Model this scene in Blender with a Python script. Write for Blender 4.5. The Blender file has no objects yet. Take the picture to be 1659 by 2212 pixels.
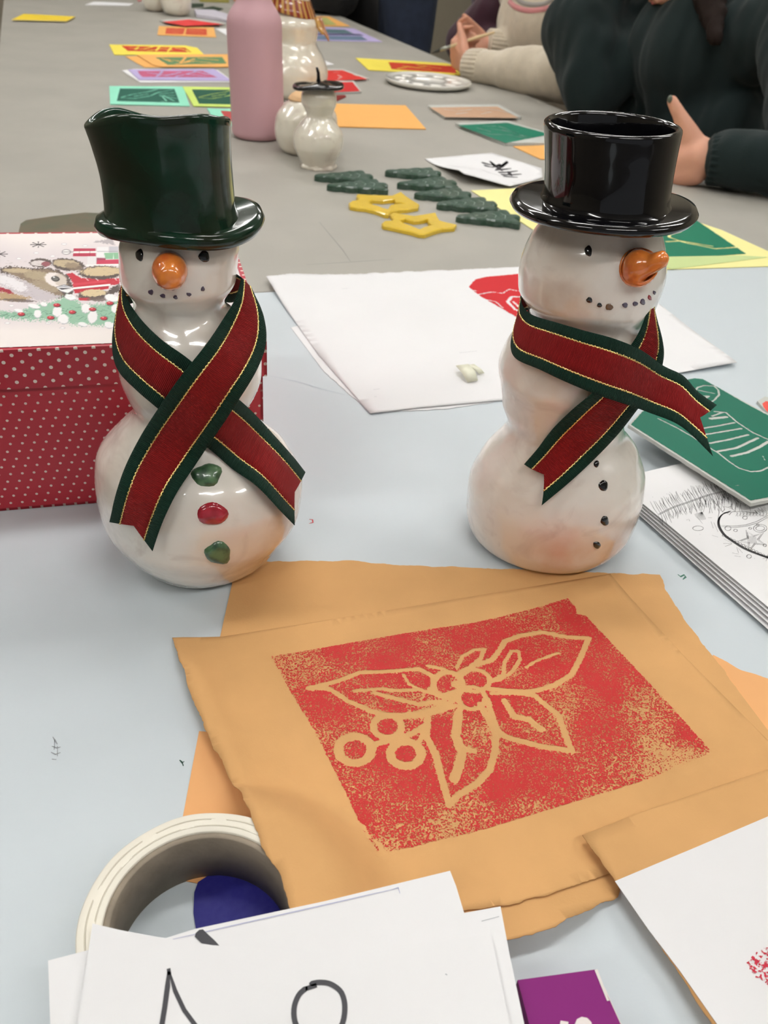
import bpy, bmesh, math, random
import numpy as np
from mathutils import Vector, Matrix, noise
from mathutils.bvhtree import BVHTree
from mathutils import geometry as geo
random.seed(7); RNG = np.random.default_rng(7)
scene = bpy.context.scene
COL = scene.collection

# ---------------------------------------------------------------- camera (solved from the table edges; 0.38 m above the table top)
F, CX, CY, H = 1839.0, 829.5, 1106.0, 0.38
_dn = np.array([-221., -2599., -1839.]); _dn /= np.linalg.norm(_dn)
_y = np.array([-797., 1370., -1839.]); _z = -_dn; _y -= _z * (_y @ _z); _y /= np.linalg.norm(_y)
R3 = np.array([np.cross(_y, _z), _y, _z])
cam_data = bpy.data.cameras.new('camera'); cam = bpy.data.objects.new('camera', cam_data); COL.objects.link(cam)
cam.matrix_world = Matrix.Translation((0, 0, H)) @ Matrix(R3.tolist()).to_4x4()
cam_data.sensor_fit = 'VERTICAL'; cam_data.sensor_height = 36.0; cam_data.sensor_width = 27.0
cam_data.lens = F / 2212.0 * 36.0
cam_data.clip_start = 0.02
cam_data.dof.use_dof = True; cam_data.dof.focus_distance = 0.50; cam_data.dof.aperture_fstop = 17.0
scene.camera = cam

world = bpy.data.worlds.new('world'); scene.world = world; world.use_nodes = True
world.node_tree.nodes['Background'].inputs[0].default_value = (0.95, 0.97, 1.0, 1)
world.node_tree.nodes['Background'].inputs[1].default_value = 0.24
scene.view_settings.view_transform = 'Standard'; scene.view_settings.look = 'None'
scene.view_settings.gamma = 1.0; scene.view_settings.use_curve_mapping = False
scene.view_settings.exposure = 0.0
LAMP = 33.0            # emission of the ceiling light panels

def ray(px, py): return R3 @ np.array([(px - CX) / F, -(py - CY) / F, -1.0])
def T(px, py, z=0.0):
    d = ray(px, py); t = (z - H) / d[2]
    return Vector((d[0] * t, d[1] * t, z))
def Pd(px, py, d):
    r = ray(px, py) * d; return Vector((r[0], r[1], r[2] + H))
def Tz(px, py, zf, z0=0.0):
    p = T(px, py, z0)
    for _ in range(25): p = T(px, py, z0 + .6 * zf(p.x, p.y) + .4 * (p.z - z0))
    return Vector((p.x, p.y, z0))
def depth_of(p):
    return -(R3.T @ (np.array(p) - np.array([0, 0, H])))[2]
def proj(p):
    c = R3.T @ (np.array(p) - np.array([0, 0, H])); return (CX + F * c[0] / -c[2], CY - F * c[1] / -c[2])

# ---------------------------------------------------------------- materials
def srgb(r, g, b):
    f = lambda c: (c / 255 / 12.92) if c / 255 <= 0.04045 else ((c / 255 + 0.055) / 1.055) ** 2.4
    return (f(r), f(g), f(b), 1)
def mat(name, col, rough=0.6, coat=0.0, var=0.0, vscale=20.0, bump=0.0, bscale=200.0, col2=None, metallic=0.0, spec=0.5, sheen=0.0, coord='Object', sss=0.0, crough=0.05, detail=4):
    m = bpy.data.materials.new(name); m.use_nodes = True; nt = m.node_tree; N = nt.nodes; L = nt.links
    b = N['Principled BSDF']; c = srgb(*col)
    b.inputs['Base Color'].default_value = c; b.inputs['Roughness'].default_value = rough
    b.inputs['Metallic'].default_value = metallic; b.inputs['Specular IOR Level'].default_value = spec
    b.inputs['Coat Weight'].default_value = coat; b.inputs['Coat Roughness'].default_value = crough
    if sheen: b.inputs['Sheen Weight'].default_value = sheen
    if sss:
        b.inputs['Subsurface Weight'].default_value = sss; b.inputs['Subsurface Radius'].default_value = (1, .35, .2); b.inputs['Subsurface Scale'].default_value = .01
    tc = N.new('ShaderNodeTexCoord')
    if var or col2:
        n = N.new('ShaderNodeTexNoise'); n.inputs['Scale'].default_value = vscale; n.inputs['Detail'].default_value = detail
        L.new(tc.outputs[coord], n.inputs['Vector'])
        mx = N.new('ShaderNodeMix'); mx.data_type = 'RGBA'
        c2 = srgb(*col2) if col2 else tuple([min(1, max(0, k * (1 - var))) for k in c[:3]] + [1])
        mx.inputs['A'].default_value = c; mx.inputs['B'].default_value = c2
        rp = N.new('ShaderNodeMapRange'); rp.inputs['From Min'].default_value = .38; rp.inputs['From Max'].default_value = .66
        L.new(n.outputs['Fac'], rp.inputs['Value']); L.new(rp.outputs['Result'], mx.inputs['Factor'])
        L.new(mx.outputs['Result'], b.inputs['Base Color'])
    if bump:
        n2 = N.new('ShaderNodeTexNoise'); n2.inputs['Scale'].default_value = bscale; n2.inputs['Detail'].default_value = 3
        L.new(tc.outputs[coord], n2.inputs['Vector'])
        bp = N.new('ShaderNodeBump'); bp.inputs['Strength'].default_value = 1.0; bp.inputs['Distance'].default_value = bump
        L.new(n2.outputs['Fac'], bp.inputs['Height']); L.new(bp.outputs['Normal'], b.inputs['Normal'])
    return m
def attr_mat(name, rough=0.7, bump=0.0):
    m = bpy.data.materials.new(name); m.use_nodes = True; N = m.node_tree.nodes; L = m.node_tree.links
    a = N.new('ShaderNodeAttribute'); a.attribute_name = 'paint'
    L.new(a.outputs['Color'], N['Principled BSDF'].inputs['Base Color']); N['Principled BSDF'].inputs['Roughness'].default_value = rough; N['Principled BSDF'].inputs['Specular IOR Level'].default_value = .2
    return m
def ink_mat(name, col, amount=0.0, scale=900, rag=0.0006, rough=0.6, blotch=0.0):
    """ink layer: attribute 'ink' (metres inside the inked area), broken up by fine noise"""
    m = bpy.data.materials.new(name); m.use_nodes = True; N = m.node_tree.nodes; L = m.node_tree.links
    b = N['Principled BSDF']; b.inputs['Base Color'].default_value = srgb(*col); b.inputs['Roughness'].default_value = rough; b.inputs['Specular IOR Level'].default_value = .2
    a = N.new('ShaderNodeAttribute'); a.attribute_name = 'ink'
    tc = N.new('ShaderNodeTexCoord')
    def noi(s, det=3):
        n = N.new('ShaderNodeTexNoise'); n.inputs['Scale'].default_value = s; n.inputs['Detail'].default_value = det
        L.new(tc.outputs['Object'], n.inputs['Vector']); return n.outputs['Fac']
    def mth(op, x, y):
        q = N.new('ShaderNodeMath'); q.operation = op
        for i, v in enumerate((x, y)):
            if isinstance(v, (int, float)): q.inputs[i].default_value = v
            else: L.new(v, q.inputs[i])
        return q.outputs[0]
    n1 = mth('SUBTRACT', noi(scale * .6), .5)
    e = mth('ADD', a.outputs['Fac'], mth('MULTIPLY', n1, rag * 4))
    edge = mth('GREATER_THAN', e, 0.0)
    if amount > 0:
        big = noi(28, 5)
        thr = mth('ADD', mth('MULTIPLY', mth('SUBTRACT', big, .5), blotch), .5 - amount)
        # less ink where attribute 'thin' is high
        a2 = N.new('ShaderNodeAttribute'); a2.attribute_name = 'thin'
        thr = mth('ADD', thr, mth('MULTIPLY', a2.outputs['Fac'], .16))
        sp = mth('GREATER_THAN', noi(scale, 4), thr)
        edge = mth('MULTIPLY', edge, sp)
    t = N.new('ShaderNodeBsdfTransparent'); mx = N.new('ShaderNodeMixShader')
    L.new(edge, mx.inputs[0]); L.new(t.outputs[0], mx.inputs[1]); L.new(b.outputs[0], mx.inputs[2])
    L.new(mx.outputs[0], N['Material Output'].inputs['Surface'])
    return m
def emis(name, col, s):
    m = bpy.data.materials.new(name); m.use_nodes = True; N = m.node_tree.nodes
    b = N['Principled BSDF']; b.inputs['Emission Color'].default_value = srgb(*col); b.inputs['Emission Strength'].default_value = s
    return m

# ---------------------------------------------------------------- object helpers
def tag(o, label=None, cat=None, group=None, kind=None):
    if label: o['label'] = label
    if cat: o['category'] = cat
    if group: o['group'] = group
    if kind: o['kind'] = kind
    return o
def empty(name, loc, label, cat, group=None):
    o = bpy.data.objects.new(name, None); COL.objects.link(o); o.location = loc; o.empty_display_size = .02
    return tag(o, label, cat, group)
def wloc(o):
    v = Vector((0, 0, 0))
    while o is not None: v += Vector(o.location); o = o.parent
    return v
def add(name, verts, faces, m, parent=None, origin=None, smooth=True, fm=None):
    """link a mesh given in world coordinates"""
    V = np.array([tuple(v) for v in verts], dtype=float)
    if origin is None: org = wloc(parent) if parent else Vector(((V[:, 0].min() + V[:, 0].max()) / 2, (V[:, 1].min() + V[:, 1].max()) / 2, V[:, 2].min()))
    else: org = Vector(origin)
    me = bpy.data.meshes.new(name); me.from_pydata((V - np.array(org)).tolist(), [], [tuple(f) for f in faces]); me.update()
    for k in (m if isinstance(m, (list, tuple)) else [m]): me.materials.append(k)
    if fm is not None: me.polygons.foreach_set('material_index', fm)
    me.polygons.foreach_set('use_smooth', [smooth] * len(me.polygons))
    o = bpy.data.objects.new(name, me); COL.objects.link(o)
    if parent: o.parent = parent; o.location = org - wloc(parent)
    else: o.location = org
    return o
def world_mesh(o):
    w = wloc(o); return [v.co + w for v in o.data.vertices], [list(p.vertices) for p in o.data.polygons]
def bvh_of(*objs):
    V = []; Fc = []
    for o in objs:
        v, f = world_mesh(o); n = len(V); V += v; Fc += [[i + n for i in q] for q in f]
    return BVHTree.FromPolygons(V, Fc)
CAMP = Vector((0, 0, H))
def hit(bvh, px, py):
    d = Vector(ray(px, py)); r = bvh.ray_cast(CAMP, d.normalized())
    if r[0] is None: return None, None
    return r[0], r[1]
def hit_d(bvh, px, py):
    p, n = hit(bvh, px, py)
    return None if p is None else depth_of(p)
def box(name, c, s, m, parent=None, bev=0.0, rz=0.0):
    bm = bmesh.new(); bmesh.ops.create_cube(bm, size=1)
    for v in bm.verts: v.co = Vector((v.co.x * s[0], v.co.y * s[1], v.co.z * s[2]))
    if bev: bmesh.ops.bevel(bm, geom=bm.edges[:], offset=bev, segments=2, affect='EDGES', profile=.7)
    bmesh.ops.rotate(bm, verts=bm.verts, matrix=Matrix.Rotation(rz, 3, 'Z'))
    V = [v.co + Vector(c) for v in bm.verts]; bm.verts.index_update(); Fc = [[v.index for v in f.verts] for f in bm.faces]; bm.free()
    return add(name, V, Fc, m, parent, smooth=False)
def pchip(x, y, q):
    x = np.array(x, float); y = np.array(y, float); q = np.array(q, float)
    h = np.diff(x); d = np.diff(y) / h; m = np.zeros_like(y)
    for i in range(1, len(x) - 1):
        if d[i - 1] * d[i] > 0:
            w1 = 2 * h[i] + h[i - 1]; w2 = h[i] + 2 * h[i - 1]; m[i] = (w1 + w2) / (w1 / d[i - 1] + w2 / d[i])
    m[0] = d[0]; m[-1] = d[-1]
    i = np.clip(np.searchsorted(x, q) - 1, 0, len(h) - 1); t = (q - x[i]) / h[i]
    return (1 + 2 * t) * (1 - t) ** 2 * y[i] + t * (1 - t) ** 2 * h[i] * m[i] + t * t * (3 - 2 * t) * y[i + 1] + t * t * (t - 1) * h[i] * m[i + 1]
def cr(pts, n):
    """Catmull-Rom through pts (any dimension), n samples per span"""
    P = [np.array(p, float) for p in pts]; P = [2 * P[0] - P[1]] + P + [2 * P[-1] - P[-2]]; out = []
    for i in range(1, len(P) - 2):
        for k in range(n):
            t = k / n; a, b, c, d = P[i - 1], P[i], P[i + 1], P[i + 2]
            out.append(.5 * ((2 * b) + (-a + c) * t + (2 * a - 5 * b + 4 * c - d) * t * t + (-a + 3 * b - 3 * c + d) * t ** 3))
    out.append(P[-2]); return out
def frame_of(base):
    n = Vector((base[0], base[1], 0)).normalized(); return Vector((n.y, -n.x, 0)), n
def lathe(name, base, zs, rs, cs, m, parent=None, nz=90, nt=96, lump=0.0, lscale=25.0, asp=1.0, closed_bottom=True, z0=0.0, ds=None, fn=None, top=None):
    lat, dep = frame_of(base)
    q = np.linspace(zs[0], zs[-1], nz); rr = np.maximum(pchip(zs, rs, q), 1e-4); cc = pchip(zs, cs, q)
    dd = pchip(zs, ds, q) if ds is not None else q * 0
    V = []; Fc = []
    for i in range(nz):
        for k in range(nt):
            a = 2 * math.pi * k / nt
            x = cc[i] + rr[i] * math.cos(a); y = dd[i] + rr[i] * asp * math.sin(a)
            p = Vector((base[0], base[1], 0)) + lat * x + dep * y + Vector((0, 0, q[i] + z0))
            if lump:
                c0 = Vector((base[0], base[1], 0)) + lat * cc[i] + Vector((0, 0, q[i] + z0))
                e = noise.noise(p * lscale) * lump * min(1, q[i] / .012 if closed_bottom else 1)
                p = p + (p - c0).normalized() * e
            if fn: p = fn(p, a, q[i])
            V.append(p)
    for i in range(nz - 1):
        for k in range(nt):
            k2 = (k + 1) % nt; Fc.append((i * nt + k, i * nt + k2, (i + 1) * nt + k2, (i + 1) * nt + k))
    if closed_bottom:
        Fc.append(tuple(reversed(range(nt))))
    if top != 'open': Fc.append(tuple(range((nz - 1) * nt, nz * nt)))
    return add(name, V, Fc, m, parent)
def tube(name, pts, rs, m, parent=None, nt=10, cap=True, merge=None):
    V = []; Fc = []; n = len(pts); P = [Vector(p) for p in pts]
    up = Vector((0.13, .21, 1)).normalized()
    for i, p in enumerate(P):
        t = (P[min(i + 1, n - 1)] - P[max(i - 1, 0)]).normalized()
        s = t.cross(up)
        if s.length < .05: s = t.cross(Vector((1, .2, 0)))
        s.normalize(); u = s.cross(t)
        r = rs[i] if hasattr(rs, '__len__') else rs
        for k in range(nt):
            a = 2 * math.pi * k / nt; V.append(p + s * r * math.cos(a) + u * r * math.sin(a))
    for i in range(n - 1):
        for k in range(nt):
            k2 = (k + 1) % nt; Fc.append((i * nt + k, i * nt + k2, (i + 1) * nt + k2, (i + 1) * nt + k))
    if cap: Fc.append(tuple(reversed(range(nt)))); Fc.append(tuple(range((n - 1) * nt, n * nt)))
    if merge is not None:
        o = len(merge[0]); merge[0] += V; merge[1] += [tuple(i + o for i in f) for f in Fc]; return None
    return add(name, V, Fc, m, parent)
def ragged(poly, edges, amp, step=0.0015):
    out = []; n = len(poly)
    for i in range(n):
        a = Vector(poly[i]); b = Vector(poly[(i + 1) % n]); L = (b - a).length
        out.append(a)
        if edges == 'all' or i in edges:
            k = max(1, int(L / step)); nn = Vector((-(b - a).y, (b - a).x, 0)).normalized()
            for j in range(1, k):
                t = j / k; p = a.lerp(b, t); w = min(1, 6 * t, 6 * (1 - t))
                out.append(p + nn * w * amp * (noise.noise(p * 90) * 1.3 + noise.noise(p * 500) * .55))
    return out
def sheet(name, poly, m, th=0.0003, parent=None, zf=None, cell=0.012, edge_m=None):
    """paper / board: polygon of world points (z = underside level), filled with a grid so that it can bend"""
    P2 = [(p[0], p[1]) for p in poly]; z0 = poly[0][2]
    dens = []
    n = len(P2)
    for i in range(n):
        a = Vector(P2[i]); b = Vector(P2[(i + 1) % n]); k = max(1, int((b - a).length / cell))
        for j in range(k): dens.append(tuple(a.lerp(b, j / k)))
    nb = len(dens); pts = [Vector(p) for p in dens]
    if zf:
        A = np.array(dens); x0, y0 = A.min(0); x1, y1 = A.max(0)
        xs = np.arange(x0 + cell / 2, x1, cell); ys = np.arange(y0 + cell / 2, y1, cell)
        for x in xs:
            for y in ys: pts.append(Vector((x, y)))
    r = geo.delaunay_2d_cdt(pts, [], [list(range(nb))], 1, 1e-7)
    V2 = r[0]; Fc = [list(f) for f in r[2]]
    z = lambda p: z0 + (zf(p[0], p[1]) if zf else 0)
    V = [(p[0], p[1], z(p) + th) for p in V2]; k = len(V); V += [(p[0], p[1], z(p)) for p in V2]
    cnt = {}
    faces = []
    for f in Fc:
        a, b, c = V2[f[0]], V2[f[1]], V2[f[2]]
        if (b[0] - a[0]) * (c[1] - a[1]) - (b[1] - a[1]) * (c[0] - a[0]) < 0: f = f[::-1]
        faces.append(f)
        for i in range(len(f)): cnt[(f[i], f[(i + 1) % len(f)])] = 1
    side = [(b, a) for (a, b) in cnt if (b, a) not in cnt]
    nf = len(faces)
    allf = faces + [[i + k for i in f[::-1]] for f in faces] + [[a, b, b + k, a + k] for (a, b) in side]
    fm = [0] * (2 * nf) + [1 if edge_m else 0] * len(side)
    o = add(name, V, allf, [m, edge_m] if edge_m else m, parent, smooth=False, fm=fm)
    if zf:
        sm = [True] * (2 * nf) + [False] * len(side); o.data.polygons.foreach_set('use_smooth', sm)
    return o
def pxs(pts, z=0.0): return [T(x, y, z) for x, y in pts]
def seg_dist(P, a, b):
    ab = b - a; t = np.clip(((P - a) @ ab) / max(1e-12, ab @ ab), 0, 1); return np.linalg.norm(P - (a + t[:, None] * ab), axis=1)
def inside_sd(P, poly):
    """signed distance, positive inside"""
    d = np.full(len(P), 1e9); ins = np.zeros(len(P), bool); n = len(poly)
    for i in range(n):
        a = poly[i]; b = poly[(i + 1) % n]; d = np.minimum(d, seg_dist(P, a, b))
        c = ((a[1] > P[:, 1]) != (b[1] > P[:, 1])) & (P[:, 0] < (b[0] - a[0]) * (P[:, 1] - a[1]) / (b[1] - a[1] + 1e-15) + a[0])
        ins ^= c
    return np.where(ins, d, -d)
def ink(name, quad, z, nx, ny, m, parent, region=None, carve=(), solid=(), thin=None, zf=None, label=None):
    """flat printed layer: quad of 4 world points (tl, tr, br, bl); region polygon, carved strokes (pts, width), re-inked solids"""
    q = [np.array(p[:2]) for p in quad]; U, Vv = np.meshgrid(np.linspace(0, 1, nx), np.linspace(0, 1, ny))
    U = U.ravel(); Vv = Vv.ravel()
    P = (q[0][None] * ((1 - U) * (1 - Vv))[:, None] + q[1][None] * (U * (1 - Vv))[:, None] + q[2][None] * (U * Vv)[:, None] + q[3][None] * ((1 - U) * Vv)[:, None])
    rg = [np.array(p[:2]) for p in (region or quad)]
    f = inside_sd(P, rg)
    if carve:
        d = np.full(len(P), 1e9)
        for pts, w in carve:
            pp = [np.array(p[:2]) for p in pts]
            for a, b in zip(pp[:-1], pp[1:]): d = np.minimum(d, seg_dist(P, a, b) - w / 2)
        f = np.minimum(f, d)
    for poly in solid:
        f = np.maximum(f, inside_sd(P, [np.array(p[:2]) for p in poly]))
    zz = np.array([z + (zf(x, y) if zf else 0) for x, y in P])
    Vt = np.c_[P, zz]
    Fc = []
    for j in range(ny - 1):
        for i in range(nx - 1):
            a = j * nx + i; Fc.append((a, a + nx, a + nx + 1, a + 1))
    fv = f.reshape(ny, nx)
    keep = [k for k, (a, b, c, d) in enumerate(Fc) if max(f[a], f[b], f[c], f[d]) > -0.004]
    Fc = [Fc[k] for k in keep]
    o = add(name, Vt, Fc, m, parent)
    at = o.data.attributes.new('ink', 'FLOAT', 'POINT'); at.data.foreach_set('value', f.astype(np.float32))
    at = o.data.attributes.new('thin', 'FLOAT', 'POINT'); at.data.foreach_set('value', (thin(P) if thin else np.zeros(len(P))).astype(np.float32))
    if label: o['label'] = label
    return o
def pen(name, lines, w, z, m, parent, zf=None, label=None):
    """pen strokes: flat ribbons of width w (world polylines)"""
    V = []; Fc = []
    for ln in lines:
        ww = w
        if isinstance(ln, tuple) and isinstance(ln[1], float): ln, ww = ln
        P = [Vector((p[0], p[1], 0)) for p in ln]; n = len(P); o = len(V)
        for i, p in enumerate(P):
            t = (P[min(i + 1, n - 1)] - P[max(i - 1, 0)]).normalized(); s = Vector((-t.y, t.x, 0)) * ww / 2
            k = .45 if i in (0, n - 1) else 1
            for sg in (1, -1):
                v = p + s * sg * k; V.append((v.x, v.y, z + (zf(v.x, v.y) if zf else 0)))
        for i in range(n - 1): Fc.append((o + 2 * i, o + 2 * i + 1, o + 2 * i + 3, o + 2 * i + 2))
    ob = add(name, V, Fc, m, parent)
    if label: ob['label'] = label
    return ob
def pxl(lines, z, k=1.0, ox=0, oy=0):
    return [[T(ox + x / k, oy + y / k, z) for x, y in ln] for ln in lines]
def circ(cx, cy, rx, ry=None, n=20, a0=0, a1=2 * math.pi, rot=0):
    ry = ry or rx; o = []
    for i in range(n + 1):
        a = a0 + (a1 - a0) * i / n; x = rx * math.cos(a); y = ry * math.sin(a)
        o.append((cx + x * math.cos(rot) - y * math.sin(rot), cy + x * math.sin(rot) + y * math.cos(rot)))
    return o
# ---------------------------------------------------------------- room shell
FLOOR = -0.74
M = {}
M['floor'] = mat('floor_vinyl', (118, 110, 98), .5, var=.2, vscale=3)
M['wall'] = mat('wall_paint', (158, 150, 132), .85, var=.05, vscale=2)
M['ceil'] = mat('ceiling_paint', (215, 212, 205), .9)
M['tbl_blue'] = mat('blue_grey_laminate', (200, 209, 214), .42, var=.035, vscale=5, bump=.00003, bscale=700, spec=.35)
M['tbl_grey'] = mat('warm_grey_laminate', (166, 163, 154), .5, var=.09, vscale=7, bump=.00003, bscale=700, spec=.35)
M['edge'] = mat('table_edge_strip', (60, 50, 42), .5)
M['steel'] = mat('painted_steel', (70, 70, 72), .4, metallic=.5)
def quad_struct(name, c, s, m):
    o = box(name, c, s, m); o['kind'] = 'structure'; return o
quad_struct('floor', (1.0, 1.75, FLOOR - .05), (8.0, 10.5, .1), M['floor'])
quad_struct('wall_right', (3.55, 1.75, FLOOR + 1.35), (.1, 10.5, 2.7), M['wall'])
quad_struct('wall_back', (1.0, 7.05, FLOOR + 1.35), (8.0, .1, 2.7), M['wall'])
quad_struct('wall_left', (-3.05, 1.75, FLOOR + 1.35), (.1, 10.5, 2.7), M['wall'])
quad_struct('ceiling', (1.0, 1.75, FLOOR + 2.75), (8.0, 10.5, .1), M['ceil'])
quad_struct('baseboard_right', (3.485, 1.75, FLOOR + .05), (.03, 10.4, .1), M['ceil'])
quad_struct('baseboard_back', (1.0, 6.985, FLOOR + .05), (6.9, .03, .1), M['ceil'])
M['lamp'] = emis('lamp_diffuser_glow', (255, 253, 250), LAMP)
M['lampbody'] = mat('lamp_housing', (235, 235, 232), .5)
LX = [-1.3, .5, 2.3]; LY = [-.8, .9, 2.6, 4.3]
for i, x in enumerate(LX):
    for j, y in enumerate(LY):
        t = empty('ceiling_light', (x, y, FLOOR + 2.7), 'long white fluorescent ceiling light above the tables', 'light', 'ceiling lights over the craft tables')
        box('housing', (x, y, FLOOR + 2.675), (1.2, .20, .05), M['lampbody'], t, .004)
        for s in (-.05, .05): box('tube_diffuser', (x, y + s, FLOOR + 2.643), (1.12, .045, .012), M['lamp'], t)

# ---------------------------------------------------------------- tables
def table(name, x0, x1, y0, y1, m, label):
    t = empty(name, ((x0 + x1) / 2, (y0 + y1) / 2, FLOOR), label, 'table')
    box('tabletop', ((x0 + x1) / 2, (y0 + y1) / 2, -.0125), (x1 - x0, y1 - y0, .025), m, t, .0012)
    box('edge_strip', ((x0 + x1) / 2, (y0 + y1) / 2, -.0285), (x1 - x0 - .004, y1 - y0 - .004, .007), M['edge'], t)
    for sx in (x0 + .05, x1 - .05):
        for sy in (y0 + .05, y1 - .05):
            box('leg', (sx, sy, (FLOOR - .032) / 2), (.035, .035, -FLOOR - .032), M['steel'], t, .003)
    for sy in (y0 + .05, y1 - .05): box('rail', ((x0 + x1) / 2, sy, -.05), (x1 - x0 - .14, .02, .036), M['steel'], t)
table('near_table', -.104, 1.218, -.34, .9605, M['tbl_blue'], 'near table with pale blue-grey top carrying both large snowmen')
table('long_table', -.104, 1.218, .9625, 4.7, M['tbl_grey'], 'long warm grey table beyond, covered in small cards and clay pieces')

# marks on the near table
M['red_ink_t'] = mat('red_ink_fleck', (190, 35, 50), .5); M['green_ink_t'] = mat('green_ink_fleck', (30, 105, 85), .5); M['grey_t'] = mat('pencil_smudge', (150, 155, 160), .7)
def fleck(name, lines, w, m, label): 
    tag(pen(name, pxl(lines, 0), w, .00015, m, None), label, 'paint mark')
fleck('red_paint_fleck', [[(668, 1122), (675, 1123), (676, 1129), (668, 1131)]], .0011, M['red_ink_t'], 'tiny red paint fleck on the table right of the left snowman')
fleck('green_paint_fleck', [[(1464, 1241), (1470, 1246), (1478, 1242), (1481, 1247), (1475, 1252)]], .0016, M['green_ink_t'], 'small green curled paint fleck beside the bauble drawing')
fleck('dark_green_fleck', [[(388, 1642), (394, 1648), (398, 1645)], [(394, 1648), (396, 1655)]], .0012, mat('dk', (20, 60, 50)), 'tiny dark green paint fleck left of the kraft papers')
fleck('grey_smudge', [[(114, 1592), (119, 1600), (124, 1608)], [(112, 1612), (122, 1616), (131, 1614)], [(110, 1625), (120, 1630), (131, 1626)], [(112, 1640), (122, 1641)], [(118, 1598), (117, 1620)], [(124, 1612), (124, 1634)]], .0009, M['grey_t'], 'grey pencil smudge on the blue table at far left')
sc = mat('scratch_line', (160, 158, 155), .6)
fleck('table_scratch', [[(582, 812), (640, 824), (700, 842), (745, 853)]], .0007, mat('sc2', (176, 188, 200), .6), 'faint long scratch on the blue table behind the left snowman')
fleck('table_scratch', [[(662, 572), (760, 566), (850, 560)], [(690, 480), (740, 540), (757, 565)]], .0018, mat('sc3', (138, 136, 130), .6), 'faint crossing scratches on the grey table before the yellow stars')

# ---------------------------------------------------------------- left snowman
def glaze(name, stain_at=None, base=(240, 234, 224)):
    m = mat(name, base, .22, coat=1.0, var=0, crough=.04, spec=.5)
    N = m.node_tree.nodes; L = m.node_tree.links; b = N['Principled BSDF']
    tc = [n for n in N if n.type == 'TEX_COORD'][0]
    def mixc(a_out, col, fac_out):
        mx = N.new('ShaderNodeMix'); mx.data_type = 'RGBA'
        if isinstance(a_out, tuple): mx.inputs['A'].default_value = a_out
        else: L.new(a_out, mx.inputs['A'])
        mx.inputs['B'].default_value = col; L.new(fac_out, mx.inputs['Factor']); return mx.outputs['Result']
    def nz(s, lo, hi, det=5, dist=0):
        n = N.new('ShaderNodeTexNoise'); n.inputs['Scale'].default_value = s; n.inputs['Detail'].default_value = det; n.inputs['Distortion'].default_value = dist
        L.new(tc.outputs['Object'], n.inputs['Vector']); r = N.new('ShaderNodeMapRange'); r.inputs['From Min'].default_value = lo; r.inputs['From Max'].default_value = hi
        L.new(n.outputs['Fac'], r.inputs['Value']); return r.outputs['Result']
    def mul(a, k):
        q = N.new('ShaderNodeMath'); q.operation = 'MULTIPLY'; L.new(a, q.inputs[0])
        if isinstance(k, float): q.inputs[1].default_value = k
        else: L.new(k, q.inputs[1])
        return q.outputs[0]
    c = mixc(srgb(*base), srgb(226, 208, 190), mul(nz(14, .45, .75), .75))
    c = mixc(c, srgb(196, 178, 166), mul(nz(30, .56, .78, 6, 1.0), .6))
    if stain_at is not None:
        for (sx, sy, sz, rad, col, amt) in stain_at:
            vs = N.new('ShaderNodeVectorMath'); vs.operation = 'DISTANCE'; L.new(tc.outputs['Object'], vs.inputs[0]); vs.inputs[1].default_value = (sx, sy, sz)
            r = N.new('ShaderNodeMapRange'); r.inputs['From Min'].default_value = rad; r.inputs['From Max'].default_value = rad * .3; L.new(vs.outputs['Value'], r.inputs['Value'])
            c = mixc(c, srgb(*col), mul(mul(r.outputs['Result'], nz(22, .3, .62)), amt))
    L.new(c, b.inputs['Base Color'])
    n2 = N.new('ShaderNodeTexNoise'); n2.inputs['Scale'].default_value = 55; L.new(tc.outputs['Object'], n2.inputs['Vector'])
    bp = N.new('ShaderNodeBump'); bp.inputs['Distance'].default_value = .0008; L.new(n2.outputs['Fac'], bp.inputs['Height'])
    L.new(bp.outputs['Normal'], b.inputs['Normal']); L.new(bp.outputs['Normal'], b.inputs['Coat Normal'])
    return m
def decal(name, bvh, outline, m, parent, dome=.0008, off=.0003, wob=0.0, label=None):
    """small painted or applied patch that follows the ceramic surface"""
    cx = sum(p[0] for p in outline) / len(outline); cy = sum(p[1] for p in outline) / len(outline)
    rings = [1, .85, .6, .3]; V = []; Fc = []; n = len(outline)
    for k, s in enumerate(rings):
        for x, y in outline:
            p, nn = hit(bvh, cx + (x - cx) * s, cy + (y - cy) * s)
            if p is None: p, nn = V[-1] if V else Pd(x, y, .5), Vector((0, -1, 0))
            h = (-.0004 if k == 0 else off + dome * (1 - s * s) ** .5)
            V.append(p + nn * h)
    p, nn = hit(bvh, cx, cy)
    if p is None: p = V[-1]; nn = Vector((0, -1, 0))
    V.append(p + nn * (off + dome))
    for k in range(len(rings) - 1):
        for i in range(n):
            j = (i + 1) % n; Fc.append((k * n + i, k * n + j, (k + 1) * n + j, (k + 1) * n + i))
    c = len(V) - 1; k = len(rings) - 1
    for i in range(n): Fc.append((k * n + i, k * n + (i + 1) % n, c))
    o = add(name, V, Fc, m, parent)
    if label: o['label'] = label
    return o
def blob(cx, cy, rx, ry, rot=0, n=18, wob=.12, seed=0):
    r = random.Random(seed); ph = [r.uniform(0, 6.28) for _ in range(3)]; o = []
    for i in range(n):
        a = 2 * math.pi * i / n; k = 1 + wob * (math.sin(2 * a + ph[0]) * .5 + math.sin(3 * a + ph[1]) * .6 + math.sin(5 * a + ph[2]) * .4)
        x = rx * k * math.cos(a); y = ry * k * math.sin(a)
        o.append((cx + x * math.cos(rot) - y * math.sin(rot), cy + x * math.sin(rot) + y * math.cos(rot)))
    return o
M['blk_glaze'] = mat('black_glaze', (9, 9, 13), .12, spec=.3, coat=.7, crough=.03, bump=.0006, bscale=22)
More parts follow.
